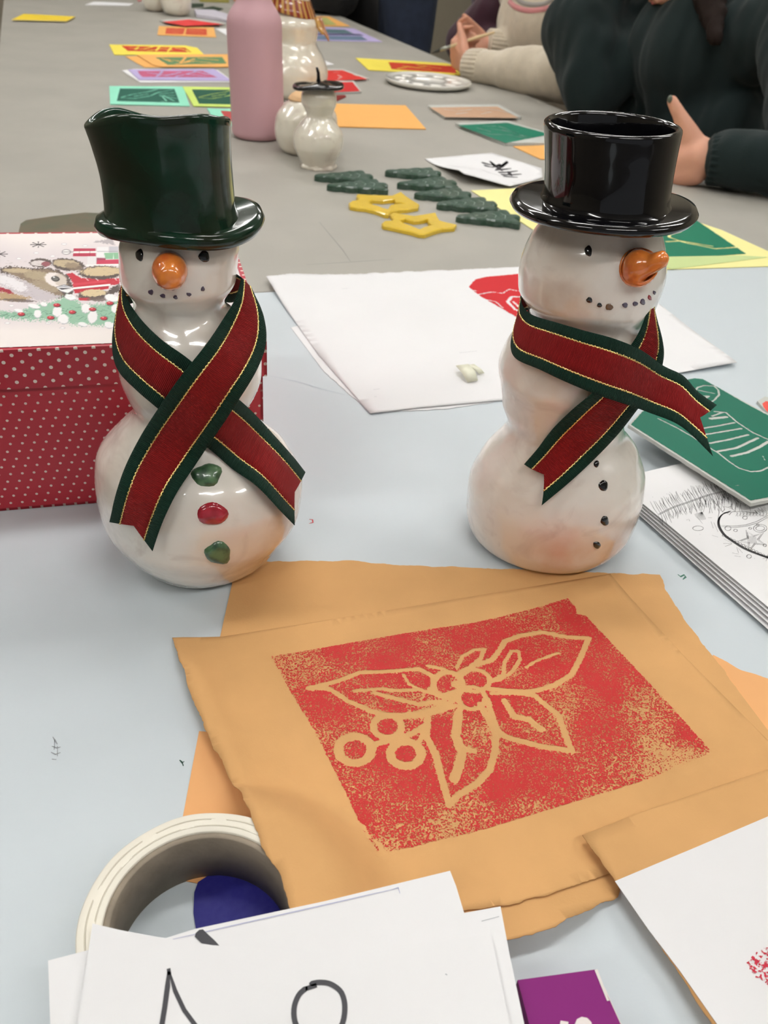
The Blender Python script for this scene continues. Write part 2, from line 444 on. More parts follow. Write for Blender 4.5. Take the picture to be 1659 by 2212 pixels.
M['grn_glaze'] = mat('dark_green_glaze', (7, 54, 39), .16, spec=.3, coat=.4, crough=.05, col2=(26, 34, 20), vscale=22, bump=.0010, bscale=26)
M['eye'] = mat('black_underglaze', (12, 12, 14), .15, coat=.8)
M['orange_glaze'] = mat('orange_glaze', (236, 138, 58), .2, coat=1.0, col2=(212, 104, 46), vscale=90, bump=.0004, bscale=120)
M['purple_dot'] = mat('purple_grey_underglaze', (74, 62, 84), .2, coat=.8)
M['brown_dot'] = mat('brown_underglaze', (104, 72, 42), .2, coat=.8)
M['red_dot'] = mat('red_underglaze', (176, 42, 58), .2, coat=.8, col2=(150, 24, 40), vscale=180)
M['green_dot'] = mat('green_underglaze', (86, 122, 84), .3, coat=.5, col2=(44, 76, 54), vscale=160)

BL = (0.0559, 0.4866); BR = (0.32204, 0.43894)
latL, depL = frame_of(BL); latR, depR = frame_of(BR)
zsL = [0.0, 0.002, 0.006, 0.02, 0.04, 0.06, 0.08, 0.1, 0.115, 0.125, 0.14, 0.155, 0.17, 0.185, 0.2, 0.215, 0.23]
rL = [0.0420, 0.0445, 0.048, 0.0575, 0.0665, 0.0673, 0.0618, 0.0442, 0.0345, 0.039, 0.0431, 0.043, 0.0352, 0.0262, 0.0333, 0.0334, 0.0272]
cL = [0.0045, .005, 0.006, 0.0057, 0.0061, 0.0068, 0.0034, 0.0003, 0.0023, 0.0043, 0.0052, 0.0052, 0.0049, 0.0012, 0.0021, 0.0031, 0.0035]
SL = empty('ceramic_snowman', (BL[0], BL[1], 0), 'ceramic snowman in a tall dark green top hat, beside the polka-dot box', 'snowman')
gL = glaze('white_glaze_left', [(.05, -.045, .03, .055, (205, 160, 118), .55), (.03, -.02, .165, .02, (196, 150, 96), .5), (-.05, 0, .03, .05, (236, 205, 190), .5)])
bodyL = lathe('body', BL, zsL, rL, cL, gL, SL, nz=150, nt=128, lump=.0016, lscale=32)
bvL = bvh_of(bodyL)
# hat, left : crown (open top, flared left) and wavy brim
def hat(parent, base, m, brim_z, brim_c, brim_r, crown, top_z, thick, wav, tilt, asp=1.0, lipr=.0022, dshift=0.0, flare=0.0, brim_ds=0.0):
    lat, dep = frame_of(base); B = Vector((base[0], base[1], 0))
    # brim: torus-like rounded disc
    V = []; Fc = []; nt = 96
    prof = [(.0, -thick * .5), (.55, -thick * .55), (.86, -thick * .5), (.97, -thick * .35), (1.0, .0), (.97, thick * .38), (.9, thick * .5), (.72, thick * .42), (.6, thick * .6), (.0, thick * .6)]
    for r, z in prof:
        for k in range(nt):
            a = 2 * math.pi * k / nt; w = wav(a) if wav else (0, 1.0)
            rr = brim_r * r * (1 + (w[1] - 1) * r)
            p = B + lat * (brim_c + rr * math.cos(a)) + dep * (dshift + brim_ds + rr * math.sin(a) * asp) + Vector((0, 0, brim_z + z + w[0] * r * r + tilt * rr * math.cos(a)))
            V.append(p)
    for i in range(len(prof) - 1):
        for k in range(nt):
            k2 = (k + 1) % nt; Fc.append((i * nt + k, i * nt + k2, (i + 1) * nt + k2, (i + 1) * nt + k))
    br = add('hat_brim', V, Fc, m, parent)
    # crown: outer wall, rounded lip, inner wall, floor
    V = []; Fc = []; rings = []
    zs = [c[0] for c in crown]; rs = [c[1] for c in crown]; cs = [c[2] for c in crown]
    q = np.linspace(zs[0], zs[-1], 26); rr = pchip(zs, rs, q); cc = pchip(zs, cs, q)
    for z, r, c in zip(q, rr, cc): rings.append((z, r, c))
    zt, rt, ct = rings[-1]; t = lipr * 2
    for a in (30, 60, 90, 120, 150): rings.append((zt + lipr * math.sin(math.radians(a)), rt - lipr + lipr * math.cos(math.radians(a)), ct))
    for z, r, c in list(zip(q, rr, cc))[::-1][::3]: rings.append((z if z > zs[0] + .004 else zs[0] + .004, r - t, c))
    rings.append((zs[0] + .004, .0005, cc[0]))
    for (z, r, c) in rings:
        fz = (z - zs[0]) / (zs[-1] - zs[0])
        for k in range(nt):
            a = 2 * math.pi * k / nt
            fl = flare(a, fz) if flare else (0, 0, 0)
            p = B + lat * (c + r * math.cos(a) * (1 + fl[0])) + dep * (dshift + r * math.sin(a) * (1 + fl[1])) + Vector((0, 0, z + fl[2] + tilt * r * math.cos(a)))
            V.append(p)
    for i in range(len(rings) - 1):
        for k in range(nt):
            k2 = (k + 1) % nt; Fc.append((i * nt + k, i * nt + k2, (i + 1) * nt + k2, (i + 1) * nt + k))
    cw = add('hat_crown', V, Fc, m, parent)
    return br, cw
def wavL(a):
    z = .0010 * math.sin(3 * a + .5) + .0016 * math.sin(2 * a - .6)
    s = 1 + .07 * math.cos(a) * (1 if math.cos(a) > 0 else .2) + .03 * math.sin(4 * a + .4) - .02 * math.sin(5 * a)
    return z + .0035 * max(0, math.cos(a)) ** 3 + .003 * max(0, -math.cos(a)) ** 3, s
def flL(a, f):
    left = max(0, -math.cos(a - .15)) ** 6; back = max(0, math.cos(a - 2.3)) ** 10
    return (.055 * left * f * f + .006 * math.sin(3 * a) * f, .01 * math.sin(2 * a), (-.003 * left + .0050 * back + .0006 * math.sin(5 * a)) * f ** 4 - .0072 * math.sin(a) * f)
hat(SL, BL, M['grn_glaze'], .2305, .0035, .0440, [(.232, .0372, .0005), (.24, .0352, .0), (.255, .0346, -.0005), (.27, .0352, -.0015), (.283, .0362, -.0022)], .285, .0095, wavL, .02, asp=.9, lipr=.0019, flare=flL)
def wavR(a): return .0006 * math.sin(3 * a) + .0006 * math.sin(2 * a + 1), 1 + .012 * math.sin(3 * a + 1)
SR = empty('ceramic_snowman', (BR[0], BR[1], 0), 'ceramic snowman in a glossy black top hat, facing right', 'snowman')
zsR = [0.0, .002, 0.006, 0.02, 0.04, 0.06, 0.08, 0.095, 0.108, 0.12, 0.135, 0.15, 0.165, 0.175, 0.19, 0.205, 0.22, 0.235, 0.25]
rR = [0.0500, .0535, 0.0573, 0.0622, 0.0635, 0.0597, 0.049, 0.041, 0.0429, 0.0458, 0.0499, 0.0487, 0.0421, 0.0378, 0.0441, 0.0457, 0.0422, 0.0345, 0.027]
cR = [-0.0145, -.0138, -0.0125, -0.0107, -0.01, -0.0086, -0.0083, -0.0129, -0.0166, -0.0165, -0.0154, -0.0128, -0.011, -0.0151, -0.0172, -0.0169, -0.0172, -0.0170, -0.0170]
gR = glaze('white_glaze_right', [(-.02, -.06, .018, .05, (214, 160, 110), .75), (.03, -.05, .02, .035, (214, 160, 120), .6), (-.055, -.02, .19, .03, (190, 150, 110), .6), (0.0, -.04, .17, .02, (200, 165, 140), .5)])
bodyR = lathe('body', BR, zsR, rR, cR, gR, SR, nz=150, nt=128, lump=.0011, lscale=30)
bvR = bvh_of(bodyR)
hat(SR, BR, M['blk_glaze'], .2435, -.0195, .0560, [(.245, .0400, -.0180), (.250, .0375, -.0182), (.258, .0372, -.0190), (.275, .0381, -.0212), (.2875, .0392, -.0228)], .29, .007, wavR, .035, lipr=.0022)
# faces and buttons
def eyes(bv, S, items):
    for i, (x, y, rx, ry, ro) in enumerate(items): decal('eye', bv, blob(x, y, rx, ry, ro, seed=i), M['eye'], S, .0007)
eyes(bvL, SL, [(302, 551, 9, 13.5, .05), (441, 554, 12, 14, 0)])
eyes(bvR, SR, [(1271, 542, 9, 12, 0)])
for i, (x, y, rx, ry, k) in enumerate([(326, 631, 6.5, 5.5, 'purple_dot'), (352, 639, 6, 5, 'purple_dot'), (379, 642, 5.5, 4.5, 'purple_dot'), (408, 636, 5.5, 4.5, 'purple_dot'), (438, 624, 4, 6, 'purple_dot')]):
    decal('mouth_dot', bvL, blob(x, y, rx, ry, .2, 12, .2, i), M[k], SL, .0004)
for i, (x, y, rx, ry, k) in enumerate([(1273, 648, 7.5, 6.5, 'eye'), (1295, 659, 5.5, 5.5, 'eye'), (1316, 663, 9, 7.5, 'brown_dot'), (1350, 659, 6, 6.5, 'purple_dot'), (1372, 656, 6, 5.5, 'purple_dot'), (1388, 652, 6, 7, 'purple_dot'), (1403, 643, 4, 6, 'red_dot'), (1413, 632, 3, 5, 'purple_dot')]):
    decal('mouth_dot', bvR, blob(x, y, rx, ry, -.3, 12, .15, i), M[k], SR, .0004)
decal('button', bvL, blob(447, 1026, 32, 27, -.2, 20, .13, 3), M['green_dot'], SL, .0030, label='green round button at the top')
decal('button', bvL, blob(459, 1110, 34, 26, 0, 20, .06, 4), M['red_dot'], SL, .0026, label='red round button in the middle')
decal('button', bvL, blob(471, 1194, 31, 23, 0, 20, .14, 6), M['green_dot'], SL, .0030, label='green round button at the bottom')
for i, (x, y, rx, ry) in enumerate([(1288, 1002, 6, 8), (1303, 1049, 10, 13), (1306, 1125, 9, 11), (1289, 1177, 8, 8)]):
    decal('button', bvR, blob(x, y, rx, ry, .2, 16, .1, i), M['eye'], SR, .0012)
# noses
pb, nb = hit(bvL, 367, 582)
fwd = (CAMP - pb).normalized(); dirn = (nb * .45 + fwd * .75 + Vector((0, 0, -.20))).normalized()
tube('nose', cr([pb - nb * .004, pb + dirn * .004, pb + dirn * .009, pb + dirn * .0138, pb + dirn * .0168, pb + dirn * .0182], 3), pchip([0, 1, 2, 3, 4, 5], [.0092, .0096, .0088, .0070, .0050, .0014], np.linspace(0, 5, 16)), M['orange_glaze'], SL, 24)
pb, nb = hit(bvR, 1374, 578)
d0 = depth_of(pb)
tube('nose', cr([pb - nb * .004, pb + nb * .003, Pd(1382, 573, d0 - .006), Pd(1408, 569, d0 - .011), Pd(1425, 562, d0 - .016), Pd(1436, 558, d0 - .018), Pd(1444, 556, d0 - .0185)], 3), pchip([0, 1, 2, 3, 4, 5, 6], [.0108, .0112, .0096, .0060, .0050, .0045, .0016], np.linspace(0, 6, 19)), M['orange_glaze'], SR, 24)

# ---------------------------------------------------------------- ribbons
def cloth_ribbed(name, col):
    m = mat(name, col, .85, var=.12, vscale=60, sheen=.05, spec=.25)
    N = m.node_tree.nodes; L = m.node_tree.links
    a = N.new('ShaderNodeAttribute'); a.attribute_name = 'run'
    s = N.new('ShaderNodeMath'); s.operation = 'MULTIPLY'; L.new(a.outputs['Fac'], s.inputs[0]); s.inputs[1].default_value = 2 * math.pi / .00095
    q = N.new('ShaderNodeMath'); q.operation = 'SINE'; L.new(s.outputs[0], q.inputs[0])
    bp = N.new('ShaderNodeBump'); bp.inputs['Distance'].default_value = .00022; L.new(q.outputs[0], bp.inputs['Height'])
    L.new(bp.outputs['Normal'], N['Principled BSDF'].inputs['Normal'])
    return m
M['rib_red'] = cloth_ribbed('red_grosgrain', (150, 18, 20)); M['rib_green'] = cloth_ribbed('green_grosgrain', (10, 52, 38))
M['gold'] = mat('gold_thread', (255, 226, 150), .25, metallic=1.0, bump=.0004, bscale=1500)
def ribbon(name, label, strips):
    """strips: list of rows of edge pairs (Vector a, Vector b); a = upper edge, b = lower edge; notch True cuts a swallowtail at the row's start / end"""
    allp = [p for s in strips for pr in s[0] for p in pr]
    c = sum((Vector(p) for p in allp), Vector()) / len(allp)
    t = empty(name, (c.x, c.y, min(p[2] for p in allp)), label, 'ribbon')
    bands = [('green_border', 0, .215, M['rib_green']), ('red_band', .215, .785, M['rib_red']), ('green_border', .785, 1.0, M['rib_green'])]
    acc = {0: [[], [], []], 1: [[], [], []], 2: [[], [], []]}; gold = [[[], []], [[], []]]
    for rows, cut0, cut1, off in strips:
        A = cr([r[0] for r in rows], 9); B = cr([r[1] for r in rows], 9); n = len(A)
        nrm = []
        for i in range(n):
            tt = Vector(A[min(i + 1, n - 1)]) - Vector(A[max(i - 1, 0)]) + Vector(B[min(i + 1, n - 1)]) - Vector(B[max(i - 1, 0)])
            w = Vector(B[i]) - Vector(A[i]); nv = tt.cross(w).normalized(); nrm.append(nv)
        run = 0; runs = []
        for i in range(n):
            if i: run += ((Vector(A[i]) + Vector(B[i])) / 2 - (Vector(A[i - 1]) + Vector(B[i - 1])) / 2).length
            runs.append(run)
        total = run
        def P(i, u):
            # swallowtail: pull the end row back towards the middle
            a = Vector(A[i]); b = Vector(B[i]); return a.lerp(b, u)
        def row_pos(s, u):
            # position at run length s
            s = max(0, min(total, s)); i = max(0, min(n - 2, int(np.searchsorted(runs, s)) - 1)); f = (s - runs[i]) / max(1e-9, runs[i + 1] - runs[i])
            wv = math.sin(s * 130 + 3 * u) * .0002
            return P(i, u).lerp(P(i + 1, u), f) + nrm[i] * wv
        def lims(u):
            k = 1 - abs(u - .5) * 2
            return cut0 * k, total - cut1 * k
        for bi, (bn, u0, u1, bm_) in enumerate(bands):
            V, Fc, run_at = acc[bi]; nu = 5 if bi == 1 else 4; m_ = n * 2; o = len(V)
            for i in range(m_):
                for j in range(nu):
                    u = u0 + (u1 - u0) * j / (nu - 1) if bi != 1 else (u0 + (u1 - u0) * [0, .25, .5, .75, 1][j])
                    lo, hi = lims(u); s = lo + (hi - lo) * i / (m_ - 1); V.append(row_pos(s, u)); run_at.append(s)
            for i in range(m_ - 1):
                for j in range(nu - 1): Fc.append((o + i * nu + j, o + i * nu + j + 1, o + (i + 1) * nu + j + 1, o + (i + 1) * nu + j))
        for gi, u in enumerate((.222, .778)):
            lo, hi = lims(u); k = int((hi - lo) / .0008); pts = []; rs = []
            for i in range(k):
                s = lo + (hi - lo) * i / (k - 1); ii = max(0, min(n - 2, int(np.searchsorted(runs, s)) - 1))
                pts.append(row_pos(s, u + .008 * math.sin(i * math.pi / 1.5)) + nrm[ii] * off * .0001); rs.append(.00075 if i % 2 else .00042)
            tube('g', pts, rs, None, nt=6, merge=gold[gi])
    first = None
    for bi, (bn, u0, u1, bm_) in enumerate(bands):
        V, Fc, ra = acc[bi]; o = add(bn, V, Fc, bm_, t)
        at = o.data.attributes.new('run', 'FLOAT', 'POINT'); at.data.foreach_set('value', np.array(ra, np.float32))
        md = o.modifiers.new('thickness', 'SOLIDIFY'); md.thickness = .00035; md.offset = 0
    for g in gold: add('gold_trim', g[0], g[1], M['gold'], t)
    return t
def upsample(rows, k=3):
    A = cr([r[0] for r in rows], k); B = cr([r[1] for r in rows], k); return [(tuple(a), tuple(b)) for a, b in zip(A, B)]
def collider(base, zs, rs, cs, zc, rn):
    z2 = [z for z in zs if z < zc] + [zc + .01, .26]; n = len(z2) - 2
    o = lathe('tmp', base, z2, rs[:n] + [rn, rn], cs[:n] + [cs[n], cs[n]], M['eye'], nz=120, nt=96); b = bvh_of(o); me = o.data; bpy.data.objects.remove(o); bpy.data.meshes.remove(me); return b
def lay(bv, pairs, off, slack=0.0, pre=None):
    if not isinstance(slack, float): slack = list(np.interp(np.linspace(0, len(pairs) - 1, (len(pairs) - 1) * 3 + 1), range(len(pairs)), slack))
    pairs = upsample(pairs, 3)
    """edge pairs in the photograph -> 3D rows lying on the body, bridging hollows"""
    D = []
    for (a, b) in pairs:
        c = ((a[0] + b[0]) / 2, (a[1] + b[1]) / 2)
        D.append([hit_d(bv, *a), hit_d(bv, *c), hit_d(bv, *b)])
    D = np.array([[np.nan if v is None else v for v in r] for r in D])
    known = np.nanmin(D)
    n = len(D); raw = D.copy()
    for j in range(3):
        col = D[:, j]; ok = ~np.isnan(col)
        idx = np.arange(n)
        if ok.sum() >= 1: D[:, j] = np.interp(idx, idx[ok], col[ok])
        else: D[:, j] = np.nan
    mid = np.nanmean(D, axis=1)
    for j in range(3):
        D[:, j] = np.where(np.isnan(D[:, j]), mid, D[:, j])
    D -= off
    lim = np.where(np.isnan(raw), 9, raw) - off
    for _ in range(14):
        E = D.copy(); E[1:-1] = .25 * D[:-2] + .5 * D[1:-1] + .25 * D[2:]
        E[:, 1] = .5 * E[:, 1] + .25 * (E[:, 0] + E[:, 2]); D = np.minimum(E, lim)
    for i in range(n):
        for u in (.2, .35, .5, .65, .8):
            a, b = pairs[i]; h = hit_d(bv, a[0] + (b[0] - a[0]) * u, a[1] + (b[1] - a[1]) * u)
            if h is not None:
                ex = D[i, 0] + (D[i, 2] - D[i, 0]) * u - (h - off)
                if ex > 0: D[i] -= ex
    for _ in range(2):
        E = D.copy(); E[1:-1] = np.minimum(D[1:-1], .25 * D[:-2] + .5 * D[1:-1] + .25 * D[2:]); D = E
    if slack is not None and not isinstance(slack, float): D = D + np.array(slack)[:, None]
    return [(Pd(a[0], a[1], D[i, 0]), Pd(b[0], b[1], D[i, 2])) for i, (a, b) in enumerate(pairs)]
def around(base, c, r0, r1, z0, z1, w, a0, a1, n=7):
    """rows passing behind the neck; angles measured in the base's own frame"""
    lat, dep = frame_of(base); out = []; B = Vector((base[0], base[1], 0))
    for i in range(n):
        t = i / (n - 1); a = math.radians(a0 + (a1 - a0) * t); z = z0 + (z1 - z0) * t; d = lat * math.cos(a) + dep * math.sin(a)
        out.append((B + lat * c + d * r0 + Vector((0, 0, z + w / 2)), B + lat * c + d * r1 + Vector((0, 0, z - w / 2))))
    return out
oL = [((522, 600), (543, 622)), ((508, 645), (569, 680)), ((482, 690), (574, 742)), ((448, 740), (550, 808)), ((397, 805), (503, 883)), ((350, 870), (455, 955)), ((305, 940), (417, 1012)), ((272, 1005), (380, 1068)), ((250, 1070), (350, 1130)), ((236, 1128), (330, 1190))]
uL = [((265, 598), (257, 640)), ((272, 640), (243, 735)), ((305, 690), (252, 795)), ((350, 735), (290, 838)), ((400, 770), (345, 886)), ((455, 815), (395, 930)), ((515, 862), (452, 970)), ((560, 905), (505, 1015)), ((610, 960), (560, 1055)), ((660, 1020), (636, 1135))]
cvL = collider(BL, zsL, rL, cL, .170, .0275); cvR = collider(BR, zsR, rR, cR, .165, .0385)
RL_o = lay(cvL, oL, .0072, [.0, 0, 0, 0, 0, 0, 0, 0, 0, 0]); RL_u = lay(cvL, uL, .0012, [0] * 10)
backL = [RL_o[0]] + around(BL, .001, .0300, .0420, .188, .188, .030, 40, 140, 5) + [RL_u[0]]
ribbon('ribbon_scarf', 'red and green striped ribbon crossed in front of the green-hatted snowman', [([p for p in RL_o], 0, .010, 1), ([p for p in RL_u], 0, .008, 1), (backL, 0, 0, 1)])
oR = [((1127, 630), (1116, 690)), ((1127, 657), (1104, 742)), ((1150, 680), (1115, 775)), ((1200, 696), (1165, 798)), ((1262, 714), (1225, 826)), ((1325, 731), (1290, 853)), ((1385, 756), (1350, 873)), ((1432, 790), (1405, 892)), ((1476, 812), (1456, 912)), ((1508, 846), (1492, 938)), ((1548, 875), (1540, 985))]
uR = [((1404, 650), (1413, 664)), ((1378, 722), (1434, 760)), ((1330, 790), (1412, 838)), ((1282, 846), (1376, 886)), ((1236, 886), (1335, 937)), ((1195, 925), (1286, 990)), ((1162, 968), (1230, 1042)), ((1132, 1003), (1170, 1092))]
RR_o = lay(cvR, oR, .0088, [0, 0, 0, 0, 0, 0, 0, -.001, -.004, -.008, -.014]); RR_u = lay(cvR, uR, .0012, [.001, .002, .002, .0, .0, -.001, -.003, -.005])
backR = [RR_u[0]] + around(BR, -.014, .0400, .0500, .176, .176, .028, 45, 140, 5) + [RR_o[0]]
ribbon('ribbon_scarf', 'red and green striped ribbon crossed on the black-hatted snowman, one tail flying right', [(RR_o, 0, .012, 1), (RR_u, 0, .010, 1), (backR, 0, 0, 1)])
# ---------------------------------------------------------------- gift box
def dots_mat(name, base, dot, a, row, r, skew=.5):
    m = mat(name, base, .45, coat=.15); N = m.node_tree.nodes; L = m.node_tree.links; b = N['Principled BSDF']
    uv = N.new('ShaderNodeAttribute'); uv.attribute_name = 'flatpos'
    sp = N.new('ShaderNodeSeparateXYZ'); L.new(uv.outputs['Vector'], sp.inputs[0])
    def mth(op, x, y=None):
        q = N.new('ShaderNodeMath'); q.operation = op
        for i, v in enumerate((x, y)):
            if v is None: continue
            if isinstance(v, (int, float)): q.inputs[i].default_value = v
            else: L.new(v, q.inputs[i])
        return q.outputs[0]
    Y = mth('DIVIDE', sp.outputs['Y'], row); k = mth('ROUND', Y); dy = mth('MULTIPLY', mth('SUBTRACT', Y, k), row)
    xs = mth('SUBTRACT', mth('DIVIDE', sp.outputs['X'], a), mth('MULTIPLY', k, skew)); dx = mth('MULTIPLY', mth('SUBTRACT', xs, mth('ROUND', xs)), a)
    d = mth('SQRT', mth('ADD', mth('MULTIPLY', dx, dx), mth('MULTIPLY', dy, dy)))
    on = mth('LESS_THAN', d, r)
    mx = N.new('ShaderNodeMix'); mx.data_type = 'RGBA'; mx.inputs['A'].default_value = srgb(*base); mx.inputs['B'].default_value = srgb(*dot)
    L.new(on, mx.inputs['Factor']); L.new(mx.outputs['Result'], b.inputs['Base Color']); return m
C0 = T(571, 1057); dB = (T(517, 560, .127) - T(577, 735, .127)).normalized(); dF = Vector((dB.y, -dB.x, 0))
BW, ZB, ZL = .26, .100, .127
BD = (T(497, 504, ZL) - T(577, 735, ZL)).dot(dB)
BD = max(.15, BD)
def panel(name, p0, ux, w, uz, h, nrm, th, m, parent, off=(0, 0)):
    """flat board with flat coordinates for the dot print"""
    V = []; fp = []
    for k in (0, 1):
        for (a, b) in ((0, 0), (w, 0), (w, h), (0, h)):
            V.append(p0 + ux * a + uz * b - nrm * th * k); fp.append((a + off[0], b + off[1], 0))
    Fc = [(0, 1, 2, 3), (7, 6, 5, 4), (0, 4, 5, 1), (1, 5, 6, 2), (2, 6, 7, 3), (3, 7, 4, 0)]
    o = add(name, V, Fc, m, parent, smooth=False)
    at = o.data.attributes.new('flatpos', 'FLOAT_VECTOR', 'POINT'); at.data.foreach_set('vector', np.array(fp, np.float32).ravel()); return o
M['dot_base'] = dots_mat('red_polka_paper_small', (182, 38, 54), (226, 206, 196), .0079, .0062, .00095, .38)
M['dot_lid'] = dots_mat('red_polka_paper_lid', (178, 36, 54), (234, 220, 210), .0115, .0049, .00125, .5)
gb = empty('gift_box', (C0 - dF * BW / 2 + dB * BD / 2), 'red polka dot cardboard gift box with a teddy bear picture on its lid', 'box')
def rect_box(pn, c0, w, d, z0, z1, m, th, parent, topless=True):
    up = Vector((0, 0, 1)); v0 = c0 - dF * w; r = bpy.data.objects.new(pn, None); COL.objects.link(r); r.parent = parent; r.location = (c0 - dF * w / 2 + dB * d / 2 + Vector((0, 0, z0))) - wloc(parent)
    zz = Vector((0, 0, z0))
    panel('side_panel', v0 + zz, dF, w, up, z1 - z0, -dB, th, m, r)
    panel('side_panel', c0 + zz, dB, d, up, z1 - z0, dF, th, m, r, (.003, 0))
    panel('side_panel', c0 + dB * d + zz, -dF, w, up, z1 - z0, dB, th, m, r)
    panel('side_panel', v0 + dB * d + zz, -dB, d, up, z1 - z0, -dF, th, m, r)
    return r
base_r = rect_box('base', C0, BW, BD, 0.0004, .118, M['dot_base'], .002, gb)
panel('bottom_panel', C0 - dF * BW + Vector((0, 0, .0024)), dF, BW, dB, BD, Vector((0, 0, 1)), .002, M['dot_base'], base_r)
lo = .0028; LC = C0 + dF * lo - dB * lo
lid_r = rect_box('lid', LC, BW + 2 * lo, BD + 2 * lo, ZB, ZL, M['dot_lid'], .0022, gb)
panel('top_panel', LC - dF * (BW + 2 * lo) + Vector((0, 0, ZL + .0014)), dF, BW + 2 * lo, dB, BD + 2 * lo, Vector((0, 0, 1)), .0016, M['dot_lid'], lid_r)
# lid picture
M['picture'] = attr_mat('lid_picture_print', .6)
def paint_grid(name, p0, ux, w, uy, h, z, cell, painter, m, parent):
    nx = int(w / cell) + 1; ny = int(h / cell) + 1
    U, W_ = np.meshgrid(np.linspace(0, w, nx), np.linspace(0, h, ny)); U = U.ravel(); W_ = W_.ravel()
    P = np.array(p0)[None] + U[:, None] * np.array(ux)[None] + W_[:, None] * np.array(uy)[None]; P[:, 2] = z
    c = (P - np.array([0, 0, H])) @ R3; px = np.stack([CX + F * c[:, 0] / -c[:, 2], CY - F * c[:, 1] / -c[:, 2]], 1)
    col = painter(px)
    idx = np.arange(nx * ny).reshape(ny, nx)
    Fc = np.stack([idx[:-1, :-1].ravel(), idx[:-1, 1:].ravel(), idx[1:, 1:].ravel(), idx[1:, :-1].ravel()], 1)
    o = add(name, P, Fc.tolist(), m, parent, smooth=False)
    at = o.data.color_attributes.new('paint', 'FLOAT_COLOR', 'POINT'); lin = np.where(col / 255 <= .04045, col / 255 / 12.92, ((col / 255 + .055) / 1.055) ** 2.4)
    at.data.foreach_set('color', np.c_[lin, np.ones(len(lin))].astype(np.float32).ravel()); return o
def vnoise(P, s, seed=0):
    r = np.random.default_rng(seed); G = r.random((128, 128)); x = P[:, 0] * s; y = P[:, 1] * s; i = np.floor(x).astype(int); j = np.floor(y).astype(int); fx = x - i; fy = y - j
    fx = fx * fx * (3 - 2 * fx); fy = fy * fy * (3 - 2 * fy); g = lambda a, b: G[a % 128, b % 128]
    return (g(i, j) * (1 - fx) + g(i + 1, j) * fx) * (1 - fy) + (g(i, j + 1) * (1 - fx) + g(i + 1, j + 1) * fx) * fy
def bear_picture(px):
    P = np.c_[px[:, 0], px[:, 1] - 500] * 6.144; n = len(P); C = np.tile(np.array([238., 230., 226.]), (n, 1))
    def put(mask, col, a=1.0):
        k = (mask * a)[:, None]; C[:] = C * (1 - k) + np.array(col, float)[None] * k
    def soft(v, w): return np.clip(v / w + .5, 0, 1)
    def ell(cx, cy, rx, ry, col, rot=0., fur=0., a=1.0, w=.12):
        x = P[:, 0] - cx; y = P[:, 1] - cy; c, s = math.cos(rot), math.sin(rot); u = (x * c + y * s) / rx; v = (-x * s + y * c) / ry
        d = 1 - np.sqrt(u * u + v * v)
        if fur: d = d + fur * (vnoise(P, .06, 3) - .5) + fur * .6 * (vnoise(P, .16, 4) - .5)
        put(soft(d, w), col, a)
    def poly(pts, col, fur=0., a=1.0, w=6):
        d = inside_sd(P, [np.array(p, float) for p in pts])
        if fur: d = d + fur * (vnoise(P, .09, 5) - .5) * 2
        put(soft(d, w), col, a)
    def st(pts, wd, col, a=1.0, soft_=4):
        pp = [np.array(p, float) for p in pts]; d = np.full(n, 1e9)
        for p, q in zip(pp[:-1], pp[1:]): d = np.minimum(d, seg_dist(P, p, q))
        put(soft(wd / 2 - d, soft_), col, a)
    k = soft(P[:, 1] - 180 + 120 * (vnoise(P, .004, 1) - .5), 260) * soft(1230 - P[:, 1], 200)
    put(k, (206, 196, 202), .55)
    # snowflakes
    def flake(cx, cy, s):
        for a in range(0, 180, 45):
            dx = s * math.cos(math.radians(a)); dy = .38 * s * math.sin(math.radians(a)); st([(cx - dx, cy - dy), (cx + dx, cy + dy)], 8, (50, 42, 44))
            for g in (-1, 1): ell(cx + g * dx, cy + g * dy, 9, 6, (50, 42, 44))
    flake(508, 175, 98); flake(-10, 300, 105)
    for (x, y) in [(250, 360), (700, 328), (1130, 190), (850, 168), (100, 1215), (150, 985), (480, 285), (830, 1280), (640, 1215)]:
        ell(x, y, 38, 15, (206, 200, 204)); ell(x, y, 28, 9, (244, 240, 238))
    # little grey tree and parcels upper right
    poly([(1240, 135), (1490, 90), (1520, 175)], (168, 160, 164), 14, .8)
    poly([(975, 225), (1270, 225), (1270, 330), (965, 330)], (180, 62, 84)); st([(970, 276), (1270, 272)], 26, (240, 236, 232))
    for dx in (0, 60, 130, 200): st([(1000 + dx, 232), (990 + dx, 325)], 3, (130, 40, 60), .6)
    ell(880, 272, 62, 36, (150, 144, 148)); ell(878, 272, 50, 27, (238, 234, 232)); st([(830, 272), (975, 272)], 8, (130, 122, 128))
    poly([(1285, 205), (1440, 205), (1440, 340), (1285, 340)], (232, 230, 230)); poly([(1445, 200), (1590, 200), (1590, 280), (1445, 280)], (196, 194, 200)); st([(1285, 265), (1590, 265)], 5, (140, 136, 142))
    poly([(1380, 285), (1590, 280), (1590, 365), (1400, 365)], (140, 186, 150)); st([(1500, 285), (1505, 362)], 7, (226, 236, 226))
    poly([(1160, 330), (1275, 330), (1275, 432), (1160, 432)], (226, 222, 222)); poly([(1280, 350), (1400, 355), (1400, 432), (1280, 432)], (150, 70, 92)); poly([(1290, 380), (1590, 370), (1590, 432), (1280, 432)], (196, 68, 92)); st([(1150, 450), (1600, 440)], 22, (240, 236, 234))
    # red scarf and parcel between the paws
    poly([(880, 560), (960, 550), (1080, 620), (1280, 620), (1580, 625), (1590, 700), (1400, 720), (1000, 720)], (190, 52, 66), 6)
    # bear
    fur1 = (140, 122, 104); fur2 = (186, 168, 138); dark = (92, 80, 76)
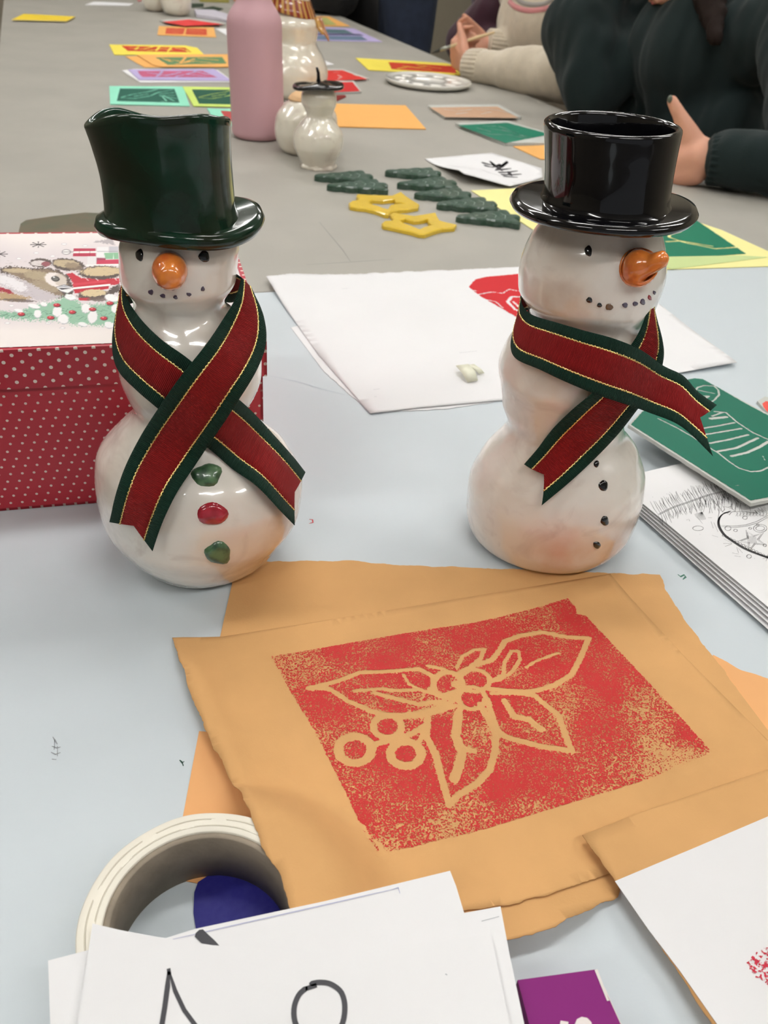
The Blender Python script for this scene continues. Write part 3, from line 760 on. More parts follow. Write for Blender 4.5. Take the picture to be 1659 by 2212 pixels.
    ell(540, 415, 150, 58, dark, 0, .25); ell(520, 420, 110, 38, (216, 208, 206), 0, .15); ell(610, 430, 60, 32, (150, 90, 96), 0, .2)
    ell(900, 440, 220, 80, dark, .12, .25); ell(890, 428, 180, 52, fur2, .1, .3); ell(980, 470, 120, 50, fur1, .2, .3, .7)
    ell(1340, 545, 300, 90, dark, -.02, .2); ell(1350, 530, 270, 62, (204, 184, 148), -.03, .3)
    poly([(0, 480), (200, 462), (420, 490), (640, 480), (800, 520), (900, 590), (960, 700), (970, 830), (860, 890), (600, 900), (400, 880), (300, 820), (0, 560)], dark, 22)
    poly([(20, 500), (220, 480), (430, 510), (640, 500), (780, 540), (870, 620), (900, 720), (760, 760), (860, 860), (600, 850), (420, 780), (280, 640), (60, 540)], fur1, 20)
    ell(250, 520, 200, 30, fur2, .04, .3); ell(520, 590, 200, 60, (170, 154, 128), .15, .4); ell(600, 720, 190, 60, (162, 146, 124), .3, .4)
    poly([(-10, 540), (120, 570), (330, 640), (480, 740), (660, 810), (820, 870), (600, 930), (300, 880), (-10, 700)], (196, 188, 192), 24)
    poly([(-10, 570), (120, 590), (300, 680), (380, 780), (260, 800), (-10, 680)], (228, 224, 226), 20)
    poly([(-10, 735), (120, 770), (230, 860), (-10, 800)], (160, 52, 66), 8); poly([(-10, 800), (120, 820), (420, 880), (300, 925), (-10, 915)], (176, 150, 116), 22); ell(240, 915, 220, 22, dark, .05, .4, .7)
    ell(740, 640, 150, 92, (232, 224, 220), .3, .12); ell(800, 640, 90, 80, (190, 176, 160), .3, .3, .6)
    ell(736, 628, 56, 36, (60, 56, 54), .15); ell(736, 628, 40, 24, (110, 108, 104), .15); ell(716, 606, 10, 8, (240, 240, 240))
    poly([(745, 742), (850, 705), (950, 735), (985, 770), (900, 820), (820, 800)], (236, 234, 234)); st([(745, 742), (850, 706), (950, 735), (988, 770), (900, 822), (800, 790)], 8, (110, 106, 112)); poly([(770, 748), (950, 752), (820, 775)], (70, 66, 72)); poly([(760, 735), (860, 715), (940, 745)], (170, 170, 178))
    poly([(960, 690), (1400, 640), (1450, 700), (1440, 760), (1080, 815), (990, 820)], (188, 46, 60)); poly([(965, 690), (1390, 645), (1430, 672), (980, 722)], (204, 70, 84)); st([(975, 755), (1455, 708)], 26, (240, 234, 232)); st([(975, 772), (1455, 725)], 4, (90, 60, 66))
    for x in (1140, 1270, 1520): st([(x, 620), (x + 30, 650)], 8, (240, 226, 226))
    ell(1240, 840, 210, 70, dark, -.05, .2); ell(1240, 815, 170, 48, (210, 192, 154), -.05, .3); poly([(1440, 770), (1590, 690), (1600, 790), (1440, 850)], dark, 20)
    poly([(1040, 880), (1200, 880), (1190, 920), (1050, 915)], (190, 60, 70)); ell(1300, 900, 140, 28, (110, 96, 90), 0, .4, .8)
    # fir branch along the bottom with snow and berries
    poly([(-10, 1060), (250, 1070), (450, 980), (700, 930), (900, 850), (1000, 900), (1100, 980), (1350, 960), (1520, 900), (1600, 880), (1560, 1240), (1300, 1250), (1000, 1240), (700, 1180), (300, 1170), (-10, 1150)], (150, 190, 164), 40)
    for i in range(150):
        r = random.Random(i); x = r.uniform(-10, 1560); y = 1110 - (x / 1560) * 60 + r.uniform(-110, 110) * (x / 1560 * .7 + .3); st([(x, y), (x + r.uniform(-70, -20), y + r.uniform(-30, 40))], 5, (86, 124, 104) if r.random() < .7 else (120, 170, 140), .7)
    for (x, y, a, b) in [(250, 1050, 60, 22), (450, 990, 80, 26), (500, 1090, 50, 50), (580, 965, 46, 26), (760, 1060, 60, 70), (840, 1160, 70, 60), (930, 870, 70, 36), (1140, 1020, 60, 60), (1230, 1130, 60, 90), (1480, 880, 90, 46), (1450, 1240, 70, 40), (1540, 1020, 60, 60), (1100, 1230, 60, 26)]:
        ell(x, y + 8, a, b, (180, 178, 184), .2, .2); ell(x, y, a, b, (240, 238, 238), .2, .2)
    for (x, y) in [(280, 1095), (668, 1142), (750, 975), (955, 1068), (1225, 1030), (1455, 950), (1375, 1150)]:
        ell(x + 8, y + 6, 50, 26, (90, 60, 60)); ell(x, y, 44, 22, (196, 56, 70)); ell(x - 8, y - 8, 14, 6, (240, 160, 160))
    for i in range(420):
        r = random.Random(1000 + i); x = r.uniform(0, 1600); y = r.uniform(360, 900); q = np.array([[x, y]])
        st([(x, y), (x + r.uniform(18, 46), y + r.uniform(-8, 12))], 3, (100, 88, 82) if r.random() < .6 else (206, 192, 168), .35) if (np.abs(y - 640) < 260 and x > 60 and (x < 960 or y > 480)) and not (960 < x < 1460 and 620 < y < 780) and not (600 < x < 870 and 560 < y < 720) else None
    return np.clip(C, 0, 255)
pin = .006
paint_grid('lid_picture', LC - dF * (.205) + dB * .0035 + Vector((0, 0, 0)), dF, .205 - .004, dB, BD + 2 * lo - .0085, ZL + .0018, .00065, bear_picture, M['picture'], lid_r)
# brown board behind the box
M['brown'] = mat('brown_speckled_board', (104, 88, 66), .6, col2=(80, 84, 62), vscale=18)
zb = 0.0
sheet('wooden_board', ragged([T(44, 520, .002), T(48, 503, .002), T(60, 495, .002), T(120, 486, .002), T(186, 478, .002), T(232, 480, .002), T(330, 500, .002), T(330, 560, .002), T(44, 560, .002)], [], 0), M['brown'], .012)
tag(bpy.data.objects['wooden_board'], 'brown speckled board with rounded corner lying behind the gift box', 'board')

# ---------------------------------------------------------------- papers on the near table
M['white'] = mat('white_paper', (232, 232, 233), .85, spec=.2, var=.02, vscale=12); M['white_e'] = mat('white_paper_edge', (214, 212, 214), .8)
M['kraft'] = mat('kraft_paper', (214, 166, 110), .85, spec=.2, var=.10, vscale=16, bump=.00008, bscale=900, detail=8)
M['kraft_e'] = mat('kraft_torn_edge', (170, 120, 70), .9); M['kraft2'] = mat('kraft_paper_light', (232, 172, 112), .72, var=.06, vscale=18)
M['pen_blk'] = mat('black_pen_ink', (32, 30, 34), .5); M['red_ink'] = ink_mat('red_print_ink', (200, 34, 42), 0.0, 800, .0012)
def paper(name, px, z, m, label, cat='paper', th=.0003, rag=None, amp=0, zf=None, cell=.012, edge=None, group=None):
    poly = pxs(px, z)
    if rag is not None: poly = ragged(poly, rag, amp)
    o = sheet(name, poly, m, th, None, zf, cell, edge); return tag(o, label, cat, group)
# two big white sheets
paper('paper_sheet', [(628, 708), (660, 700), (900, 690), (1500, 740), (1440, 800), (1180, 862), (1085, 866), (960, 884), (800, 893), (700, 803)], .0003, M['white'], 'lower of two big white sheets, its edge showing under the upper one', rag=[6, 7, 8], amp=.0012, edge=M['white_e'])
def curl1(x, y):
    a = T(575, 608); return .006 * math.exp(-((x - a.x) ** 2 + (y - a.y) ** 2) / .0035) + .0008 + .003 * math.exp(-((x - T(1590, 790).x) ** 2 + (y - T(1590, 790).y) ** 2) / .004)
ws = paper('paper_sheet', [(575, 609), (640, 599), (1125, 578), (1310, 570), (1420, 655), (1590, 790), (1480, 806), (1300, 835), (1085, 866), (900, 883), (800, 895), (690, 770)], .0008, M['white'], 'big white sheet with torn edge and red print between the snowmen', rag=[0, 1], amp=.0025, zf=curl1, edge=M['white_e'])
rp = [(1012, 623), (1026, 607), (1050, 601), (1118, 595), (1280, 588), (1360, 600), (1418, 640), (1300, 730), (1180, 730), (1118, 690), (1075, 665), (1040, 645)]
ink('red_print', pxs([(1000, 580), (1430, 570), (1430, 740), (1000, 740)]), .00125, 150, 110, M['red_ink'], ws, region=pxs(rp), zf=curl1,
    carve=[(pxs([(1030, 640), (1062, 634), (1085, 637), (1100, 628), (1118, 632), (1135, 630)]), .0022), (pxs([(1130, 645), (1105, 644), (1096, 655), (1112, 672), (1130, 678)]), .004), (pxs([(1108, 655), (1122, 668)]), .003), (pxs([(1040, 648), (1070, 655), (1085, 668)]), .002), (pxs([(1012, 630), (1030, 632)]), .002)])
for l_ in [[(738, 628), (752, 627)], [(806, 846), (820, 844)], [(808, 861), (814, 861)], [(992, 766), (1030, 762)]]: pen('pencil_mark', pxl([l_], 0), .0007, .0013, M['grey_t'], ws, zf=curl1)
# tape backing scraps
def strip3(name, pts_a, pts_b, m, label, th=.0008):
    V = []; 
    for a, b in zip(pts_a, pts_b): V += [a, b]
    n = len(pts_a); Fc = [(2 * i, 2 * i + 1, 2 * i + 3, 2 * i + 2) for i in range(n - 1)]
    o = add(name, V, Fc, m); md = o.modifiers.new('t', 'SOLIDIFY'); md.thickness = th; md.offset = 0; return tag(o, label, 'scrap')
M['cream_s'] = mat('cream_tape_scrap', (236, 236, 214), .5)
zz = .0022
strip3('tape_scrap', [T(985, 790, zz + .006), T(998, 805, zz + .007), T(1010, 826, zz + .001)], [T(1012, 787, zz + .007), T(1027, 803, zz + .0085), T(1032, 822, zz + .001)], M['cream_s'], 'folded cream tape scrap standing on the big white sheet')
strip3('tape_scrap', [T(1010, 789, zz + .004), T(1026, 799, zz + .006), T(1036, 808, zz + .001)], [T(1024, 787, zz + .004), T(1040, 798, zz + .005), T(1046, 806, zz + .0008)], M['cream_s'], 'smaller cream tape scrap leaning behind the folded one')
sc_ = sheet('clear_scrap', pxs([(981, 822), (1000, 812), (1036, 818), (1040, 832), (1020, 838), (985, 836)], .0016), mat('clear_film', (214, 214, 222), .2), .0002); tag(sc_, 'flat translucent film scrap on the white sheet beneath the folded tape', 'scrap')

# kraft papers
paper('kraft_sheet', [(430, 1580), (395, 1765), (380, 1900), (700, 1960), (900, 1800), (700, 1600)], .0003, M['kraft2'], 'light orange kraft paper peeking out left below the printed sheet', edge=M['kraft_e'])
paper('kraft_sheet', [(1540, 1415), (1600, 1448), (1720, 1485), (1800, 1900), (1500, 1800)], .0006, M['kraft2'], 'pale orange kraft paper at the right edge behind the printed sheet', rag=[0, 1], amp=.0008, edge=M['kraft_e'])
paper('kraft_sheet', [(512, 1214), (760, 1211), (850, 1221), (1000, 1226), (1250, 1236), (1425, 1242), (1447, 1290), (1482, 1345), (1545, 1425), (1600, 1500), (1750, 1700), (1000, 1750), (520, 1650), (475, 1378)], .0010, M['kraft'], 'large kraft sheet with torn right edge under both snowmen', rag=[0, 1, 2, 3, 4, 5, 6, 7, 8], amp=.0010, edge=M['kraft_e'])
TCX, TCY = .0143, .1995
_A = T(372, 1378); _B = T(580, 1850)
def _segd(x, y): return float(seg_dist(np.array([[x, y]]), np.array([_A.x, _A.y]), np.array([_B.x, _B.y]))[0])
_Y0 = T(1100, 1850).y; _XR = T(1345, 1930).x
def low_lift(x, y):
    t = max(0, min(1, (_Y0 - y) / .050)); return .0105 * t ** 1.4 * max(0, min(1, (_XR - x) / .035))
def curl2(x, y):
    # torn left edge lifts off the table
    r = math.hypot(x - TCX, y - TCY); t = max(0, min(1, 1 - (r - .0510) / .050)); lift = .0325 * t * t * (3 - 2 * t)
    d = _segd(x, y); a = .0016 + .0075 * math.exp(-(d / .011) ** 2) * min(1, max(0, (_A.y - y) / .035))
    return max(a, lift, .0018 + low_lift(x, y))
pkpx = [(372, 1378), (480, 1376), (800, 1325), (1318, 1240), (1360, 1290), (1480, 1420), (1659, 1600), (1760, 1720), (1300, 1893), (1205, 1925), (1120, 1952), (1010, 1966), (850, 1990), (640, 2000), (622, 1950), (605, 1888), (565, 1830), (500, 1690), (455, 1600), (412, 1500)]
pk = tag(sheet('printed_kraft_sheet', ragged([Tz(x, y, curl2) for x, y in pkpx], [8, 9, 10, 13, 14, 15, 16, 17, 18, 19], .0011), M['kraft'], .0003, None, curl2, .006, M['kraft_e']), 'kraft sheet printed with a red holly block in the foreground', 'paper')
tag(sheet('kraft_sheet', ragged([Tz(x, y, lambda a, b: .0008 + low_lift(a, b)) for x, y in [(900, 1740), (1400, 1740), (1335, 1938), (1262, 1970), (1200, 2003), (1150, 2020), (1095, 2031), (1000, 2048), (850, 2000)]], [2, 3, 4, 5, 6], .0010), M['kraft'], .0003, None, lambda a, b: .0008 + low_lift(a, b), .006, M['kraft_e']), 'kraft sheet showing below the printed one with a torn lower edge', 'paper')
K3 = 1.5095
def c3(pts): return [T(560 + x / K3, 1260 + y / K3, .0020) for x, y in pts]
reg = c3([(40, 240), (300, 195), (560, 150), (700, 130), (780, 112), (900, 82), (1005, 50), (1032, 78), (1035, 100), (1065, 108), (1200, 250), (1350, 410), (1420, 490), (1475, 550), (1420, 575), (1300, 625), (1100, 705), (900, 765), (700, 812), (500, 860), (385, 880), (345, 820), (290, 700), (180, 480), (100, 350)])
def lines3(*ls): return [(c3(p), w) for p, w in ls]
W1 = .0034
CV = lines3(([(160, 343), (240, 325), (330, 292), (440, 287), (520, 280), (560, 300), (570, 320)], W1), ([(160, 343), (230, 345), (290, 385), (370, 420), (440, 432), (520, 425), (590, 405), (640, 380)], W1),
    ([(310, 352), (400, 345), (450, 352), (520, 347), (580, 365), (640, 370)], .0028), ([(375, 358), (450, 378), (520, 396), (600, 385)], .0034), ([(470, 300), (490, 330), (520, 345)], .0022),
    (circ(615, 333, 47, 42), .0042), (circ(703, 318, 48, 36), .0034), (circ(693, 375, 44, 36), .0034), ([(640, 330), (668, 345)], .006), ([(555, 345), (600, 365), (650, 350)], .003),
    ([(645, 275), (662, 240), (700, 218), (735, 216), (722, 245), (690, 272), (655, 290)], .0028), ([(550, 270), (600, 280), (640, 300)], .0028),
    ([(700, 270), (760, 250), (790, 210), (800, 190), (850, 172), (920, 160), (1000, 176), (1075, 180), (1060, 212), (1045, 250), (1018, 300), (960, 335), (880, 356), (800, 350), (745, 345)], .0038), ([(975, 228), (900, 255), (870, 275)], .0022),
    ([(750, 322), (795, 300), (800, 260), (822, 222), (845, 222), (850, 250), (825, 290), (780, 318), (750, 322)], .0026),
    ([(745, 380), (760, 440), (775, 480), (800, 500), (850, 515), (930, 535), (1020, 548), (1000, 500), (975, 430), (930, 395), (890, 360)], .0040), ([(800, 385), (830, 435), (880, 445), (920, 478)], .0044), ([(755, 360), (850, 360), (900, 370)], .0028),
    ([(550, 440), (545, 500), (575, 560), (590, 620), (610, 690), (620, 725), (650, 690), (710, 655), (750, 610), (770, 550), (772, 480), (755, 430)], .0042), ([(650, 425), (640, 500), (662, 550), (650, 600), (635, 640)], .0056), ([(662, 540), (700, 548)], .004),
    (circ(312, 543, 54, 44), .0054), (circ(478, 557, 50, 40), .0054), (circ(418, 468, 46, 36), .0044), ([(362, 530), (430, 512), (500, 490), (545, 462)], .0040), ([(445, 440), (520, 432), (560, 425), (640, 400)], .0036), ([(660, 400), (640, 440)], .004), ([(720, 395), (775, 500)], .004), ([(520, 520), (545, 470)], .003))
M['print_ink'] = ink_mat('red_block_print_ink', (196, 52, 50), .05, 1150, .0006, .6, .45)
eb = T(560, 1840, 0); er = T(1535, 1620, 0); 
def thin_main(P):
    d_bot = seg_dist(P, np.array(c3([(380, 880)])[0][:2]), np.array(c3([(1475, 550)])[0][:2])); d_r = np.linalg.norm(P - np.array(c3([(1330, 560)])[0][:2]), axis=1)
    d_l = seg_dist(P, np.array(c3([(40, 240)])[0][:2]), np.array(c3([(180, 480)])[0][:2])); n = vnoise(P, 55, 9)
    return np.clip(np.clip(1 - d_bot / .016, 0, 1) * .45 + np.clip(1 - d_r / .035, 0, 1) * .5 + np.clip(1 - d_l / .012, 0, 1) * .3 + (n - .55) * .5, -.25, 1)
tl, tr, br_, bl_ = c3([(-30, 250)])[0], c3([(1010, 20)])[0], c3([(1530, 560)])[0], c3([(350, 920)])[0]
ink('red_holly_print', [tl, tr, br_, bl_], .00055, 330, 260, M['print_ink'], pk, region=reg, carve=CV, thin=thin_main, zf=curl2, label='red block print of holly leaves and berries')
paper('kraft_sheet', [(1255, 1812), (1400, 1756), (1700, 1655), (1800, 1900), (1700, 2260), (1545, 2240), (1462, 2110), (1392, 2010), (1345, 1925), (1335, 1920), (1292, 1862)], .0046, M['kraft'], 'kraft sheet under the white sheet at lower right corner', rag=[5, 6, 7, 8, 9, 10], amp=.0008, edge=M['kraft_e'], zf=lambda x, y: .003)
w1 = paper('paper_sheet', [(1328, 1904), (1500, 1832), (1720, 1738), (1800, 1900), (1750, 2280), (1590, 2280), (1548, 2212), (1470, 2100), (1400, 2008)], .0082, M['white'], 'cream white sheet with a red print corner at lower right', edge=M['white_e'])
M['print_ink2'] = ink_mat('red_faint_print_ink', (196, 50, 70), .001, 900, .0008, .6, .3)
ink('red_print', pxs([(1600, 2020), (1700, 2020), (1720, 2160), (1600, 2160)], .0087), .0087, 60, 60, M['print_ink2'], w1, region=pxs([(1611, 2080), (1640, 2052), (1720, 2020), (1750, 2160), (1665, 2132), (1625, 2105)], .0087), thin=lambda P: P[:, 0] * 0 + .1)

# green carved printing block and bauble drawings at right
def stack_zf(x, y): return 0.0
ZD = .0120
_e2 = (T(1659, 1312, ZD) - T(1388, 1088, ZD)).normalized(); _e1 = Vector((-_e2.y, _e2.x, 0)); _a0 = T(1388, 1088, ZD) - _e2 * .037
if _e1.x < 0: _e1 = -_e1
def pile_sheet(name, z, turn, slip, label):
    q = Matrix.Rotation(math.radians(turn), 3, 'Z'); a = _a0 + slip; u = q @ _e1; v = q @ _e2
    return tag(sheet(name, [Vector((p.x, p.y, z)) for p in (a, a + u * .20, a + u * .20 + v * .285, a + v * .285)], M['white'], .0003, None, None, .012, M['white_e']), label, 'paper')
for z_, tn, sl, lb in [(.0030, -1.8, (-.0010, -.0035, 0), 'lowest white sheet of the pile beneath the bauble drawing'), (.0054, -1.2, (-.0008, -.0022, 0), 'second white sheet from the bottom beneath the bauble drawing'), (.0078, -.8, (-.0005, -.001, 0), 'third white sheet from the bottom beneath the bauble drawing'), (.0100, -.4, (0, -.0005, 0), 'white sheet directly beneath the bauble drawing')]:
    pile_sheet('paper_sheet', z_, tn, Vector(sl), lb)
bd = pile_sheet('drawing_sheet', ZD, 0, Vector((0, 0, 0)), 'white sheet with ink drawing of a Christmas bauble and fir twig')
K6 = 3.95
def c6(pts, z=ZD): return [T(1300 + x / K6, 780 + y / K6, z) for x, y in pts]
L_ = []
rr_ = random.Random(4)
spine = [(480, 1310), (600, 1250), (700, 1215), (800, 1180), (900, 1145), (1000, 1120), (1060, 1105)]
sp_ = cr(spine, 8)
for i, p in enumerate(sp_):
    for k in range(1):
        x, y = p[0] + rr_.uniform(-9, 9), p[1] + rr_.uniform(-4, 4)
        L_.append(c6([(x, y), (x - 30 + rr_.uniform(-8, 8), y - 45), (x - 50 + rr_.uniform(-20, 20), y - 95 + rr_.uniform(-14, 20))]))
        L_.append(c6([(x, y), (x + 22 + rr_.uniform(-8, 8), y + 50), (x + 30 + rr_.uniform(-20, 20), y + 95 + rr_.uniform(-20, 10))]))
L_.append(c6([tuple(p) for p in sp_])); L_.append(c6([(p[0] + 5, p[1] + 7) for p in sp_]))
for i in range(46):
    x = rr_.uniform(830, 1250); y = rr_.uniform(1130, 1230); L_.append(c6([(x, y), (x + rr_.uniform(-25, 25), y + rr_.uniform(40, 90))]))
for i in range(24):
    x = rr_.uniform(1060, 1240); y = rr_.uniform(1110, 1200); L_.append(c6([(x, y), (x + rr_.uniform(30, 70), y + rr_.uniform(30, 80))]))
for i in range(12):
    a = math.radians(40 + i * 9); L_.append(c6([(855, 1290), (855 + 70 * math.cos(a + .4), 1290 + 70 * math.sin(a + .4))]))
out = cr([(1090, 1290), (1030, 1310), (995, 1350), (990, 1400), (1010, 1450), (1050, 1500), (1120, 1550), (1200, 1600), (1290, 1640), (1418, 1685), (1500, 1700)], 6)
for o_ in (0, 6, 11): L_.append((c6([(p[0] + o_, p[1] - o_ * .7) for p in out]), .0009))
L_.append(c6([(985, 1260), (1000, 1290), (990, 1350)])); L_.append(c6([(900, 1140), (1010, 1260), (1030, 1290)])); L_.append(c6([(925, 1135), (1040, 1250)]))
L_.append(c6([(1120, 1290), (1200, 1285), (1320, 1300), (1418, 1345)])); L_.append(c6([(1000, 1405), (1130, 1412), (1230, 1400), (1320, 1372), (1418, 1320)])); L_.append(c6([(1000, 1414), (1130, 1424), (1240, 1410), (1330, 1384), (1418, 1335)]))
for (x, y, r1, r2) in [(1350, 1430, 58, 34), (1350, 1430, 38, 20), (1075, 1430, 26, 20), (1140, 1448, 16, 10), (1265, 1430, 12, 8), (1220, 1340, 20, 14), (1330, 1400, 12, 8), (1255, 1670, 20, 16), (820, 1430, 46, 20), (1390, 1575, 14, 12)]: L_.append(c6(circ(x, y, r1, r2, 14)))
def star_pts(cx, cy, R_, r_, rot, sy=1): return [(cx + (R_ if i % 2 == 0 else r_) * math.cos(rot + i * math.pi / 5), cy + sy * (R_ if i % 2 == 0 else r_) * math.sin(rot + i * math.pi / 5)) for i in range(11)]
L_.append(c6(star_pts(1285, 1530, 130, 52, .5, .72))); L_.append(c6(star_pts(1285, 1530, 104, 40, .5, .72))); L_.append(c6(star_pts(1080, 1275, 60, 34, .2, .7)))
for i in range(14): x = 1040 + i * 28; L_.append(c6(circ(x, 1500 + i * 14 - 8, 13, 9, 10)))
for i in range(8): L_.append(c6([(1240 + i * 10, 1490 + i * 2), (1250 + i * 10, 1560)]))
for (a, b, c, d) in [(930, 1370, 950, 1430), (955, 1380, 990, 1460), (905, 1340, 940, 1340), (810, 1330, 850, 1380), (850, 1380, 860, 1390), (940, 1490, 990, 1505), (1110, 1640, 1170, 1650), (1130, 1665, 1185, 1672), (1150, 1590, 1165, 1640), (1165, 1600, 1200, 1640), (720, 1360, 735, 1355), (740, 1350, 750, 1370), (550, 1135, 560, 1140), (430, 1160, 437, 1166), (575, 1120, 582, 1126), (835, 1480, 838, 1484), (1300, 1685, 1303, 1688), (1040, 1520, 1110, 1555), (1035, 1560, 1110, 1560), (1050, 1585, 1110, 1562), (1360, 1660, 1418, 1690), (1370, 1690, 1418, 1680), (1400, 1710, 1418, 1650)]: L_.append(c6([(a, b), (c, d)]))
for i in range(10): x = 1150 + i * 28; L_.append(c6([(x, 1290), (x + 8, 1330)])); L_.append(c6([(x + 10, 1296), (x - 8, 1326)]))
for i in range(18): x = 1290 + rr_.uniform(0, 128); y = 1235 + rr_.uniform(0, 60); L_.append(c6([(x, y), (x + 20, y + 26)]))
pen('ink_drawing', L_, .00045, ZD + .00036, M['pen_blk'], bd)
M['lino_green'] = ink_mat('green_block_ink', (10, 104, 82), 0.0, 500, .0004, .45); M['board_grey'] = mat('pale_grey_board', (196, 198, 192), .8, var=.06, vscale=60)
ZG = .0205
gpx = [(1357, 917), (1386, 889), (1440, 850), (1485, 820), (1500, 817), (1518, 819), (1553, 838), (1610, 868), (1790, 962), (1800, 1040), (1659, 1080), (1623, 1087)]
gp = [T(x, y, ZG + .0016) for x, y in gpx]
gbk = sheet('printing_block', ragged([Vector((p.x, p.y, ZG - .0016)) for p in gp], 'all', .0004, .004), M['board_grey'], .0032); tag(gbk, 'green carved printing block with a Christmas stocking beside the right snowman', 'printing block')
def c6g(pts): return [T(1300 + x / K6, 780 + y / K6, ZG + .0016) for x, y in pts]
GC = [(c6g(p), w) for p, w in [([(790, 265), (820, 225), (870, 210), (960, 215), (995, 250), (1000, 290), (960, 335), (925, 355)], .0018), ([(825, 250), (960, 278)], .0016), ([(850, 300), (900, 298), (880, 322), (915, 300)], .0020), ([(860, 300), (880, 325)], .002),
    ([(960, 432), (1060, 440), (1150, 520), (1290, 612), (1418, 670), (1500, 700)], .0020), ([(480, 492), (640, 570), (780, 650), (900, 730), (1000, 790), (1080, 855), (1170, 915), (1270, 945), (1350, 940), (1418, 910), (1520, 880)], .0018),
    ([(860, 575), (1000, 552), (1130, 527)], .0022), ([(880, 628), (1050, 600), (1190, 577)], .0022), ([(920, 702), (1080, 672), (1250, 630)], .0024), ([(990, 772), (1150, 742), (1250, 695), (1330, 658)], .0028), ([(1105, 812), (1240, 782), (1350, 732), (1418, 690)], .0030), ([(930, 492), (1060, 478)], .0038), ([(940, 470), (1030, 440)], .002), ([(1375, 815), (1390, 845)], .0012), ([(1140, 1065), (1165, 1062)], .0010)]]
ink('green_ink_layer', [T(1330, 930, ZG + .0018), T(1480, 800, ZG + .0018), T(1840, 970, ZG + .0018), T(1640, 1120, ZG + .0018)], ZG + .00185, 200, 200, M['lino_green'], gbk, region=[T(x, y, ZG + .0018) for x, y in [(1363, 917), (1387, 890), (1440, 850), (1486, 820), (1500, 817), (1518, 819), (1553, 838), (1608, 870), (1786, 964), (1796, 1036), (1656, 1075), (1622, 1081)]], carve=GC, label='dark green ink with white carved lines')
rb = sheet('printing_block', pxs([(1634, 872), (1650, 862), (1720, 880), (1700, 930), (1652, 893)], .0), M['board_grey'], .003); tag(rb, 'small red printed scrap of board at right edge beside the green block', 'printing block')
ink('red_ink_layer', pxs([(1635, 860), (1730, 870), (1720, 940), (1640, 910)], .0032), .0032, 20, 20, ink_mat('coral_ink', (226, 90, 80), 0, 500, .0006), rb, region=pxs([(1646, 872), (1654, 866), (1710, 884), (1700, 920), (1655, 888)], .0032))

# ---------------------------------------------------------------- masking tape roll, blue lid, purple packet
TC = (0.0143, 0.1995)
M['tape'] = mat('cream_masking_tape', (240, 235, 220), .5, var=.04, vscale=30); M['core'] = mat('grey_cardboard_core', (150, 138, 122), .85, var=.22, vscale=60, bump=.0002, bscale=300)
tp = empty('masking_tape_roll', (TC[0], TC[1], 0), 'roll of cream masking tape lying flat, partly under white cards', 'tape roll')
def ring(name, r0, r1, z0, z1, m, parent, n=128):
    prof = [(r1, z0), (r1, z1 - .0006), (r1 - .0006, z1), (r0 + .0004, z1), (r0, z1 - .0004), (r0, z0)]
    V = []; Fc = []
    for r, z in prof:
        for k in range(n):
            a = 2 * math.pi * k / n; V.append(Vector((TC[0] + r * math.cos(a), TC[1] + r * math.sin(a), z + (.0003 * math.sin(9 * a) if r > .045 else 0))))
    for i in range(len(prof)):
        i2 = (i + 1) % len(prof)
        for k in range(n):
            k2 = (k + 1) % n; Fc.append((i * n + k, i * n + k2, i2 * n + k2, i2 * n + k)[::-1])
    return add(name, V, Fc, m, parent)
ring('cardboard_core', .0372, .0402, .0002, .0310, M['core'], tp)
tpo = ring('tape_winding', .0402, .0503, .0002, .0318, M['tape'], tp)
for i, r in enumerate([.0432, .0466]): ring('tape_layer_line', r, r + .0003, .0300, .03188, mat('tape_line', (226, 220, 202), .6) if i == 0 else bpy.data.materials['tape_line'], tp)
M['navy'] = mat('navy_plastic', (38, 36, 118), .5, spec=.25, col2=(46, 44, 122), vscale=300)
nv = [(418, 1975), (420, 1930), (428, 1908), (448, 1895), (475, 1893), (520, 1897), (565, 1917), (605, 1948), (625, 1985), (560, 2060), (430, 2050)]
tag(sheet('blue_card', pxs(nv, .0002), M['navy'], .0010), 'dark navy blue rounded card lying inside the tape roll', 'card')
# white hand drawn cards resting on the tape roll
ZC = .0325
def cardw(px, z, label, zf=None): return paper('paper_card', px, z, M['white'], label, 'card', th=.0004, zf=zf, edge=M['white_e'])
cardw([(104, 2076), (250, 2038), (420, 2080), (420, 2300), (112, 2300)], ZC, 'blank white card at far left of the pile on the tape')
cC = cardw([(800, 2030), (1003, 1973), (1081, 1959), (1100, 2060), (1132, 2212), (1150, 2290), (800, 2290)], ZC + .0006, 'white card whose square corner sticks out right on the pile')
pen('pencil_line', pxl([[(1040, 1990), (1078, 1980)]], ZC + .0011), .0005, ZC + .0012, M['grey_t'], cC)
cB = cardw([(350, 2030), (420, 2008), (700, 1948), (972, 1882), (985, 1915), (1003, 1975), (1030, 2060), (1060, 2290), (400, 2290)], ZC + .0014, 'white card with a ruled pencil line behind the marker drawing')
pen('pencil_line', pxl([[(360, 2032), (500, 2000), (700, 1955), (862, 1918)], [(848, 1921), (860, 1917), (864, 1930)]], ZC + .0020), .0005, ZC + .0020, mat('blue_pencil', (176, 178, 204), .7), cB)
M['marker'] = mat('black_marker', (52, 52, 58), .5)
pen('marker_stroke', [(cr([T(427, 2018, ZC), T(440, 2031, ZC), T(456, 2046, ZC), T(470, 2062, ZC)], 4), .0042)], .004, ZC + .0021, M['marker'], cB)
cA = cardw([(200, 1996), (260, 2010), (335, 2024), (460, 2043), (600, 2050), (760, 2048), (960, 2034), (1060, 2020), (1120, 2300), (155, 2300)], ZC + .0024, 'front white card with marker-drawn triangle and circle')
zA = ZC + .0030
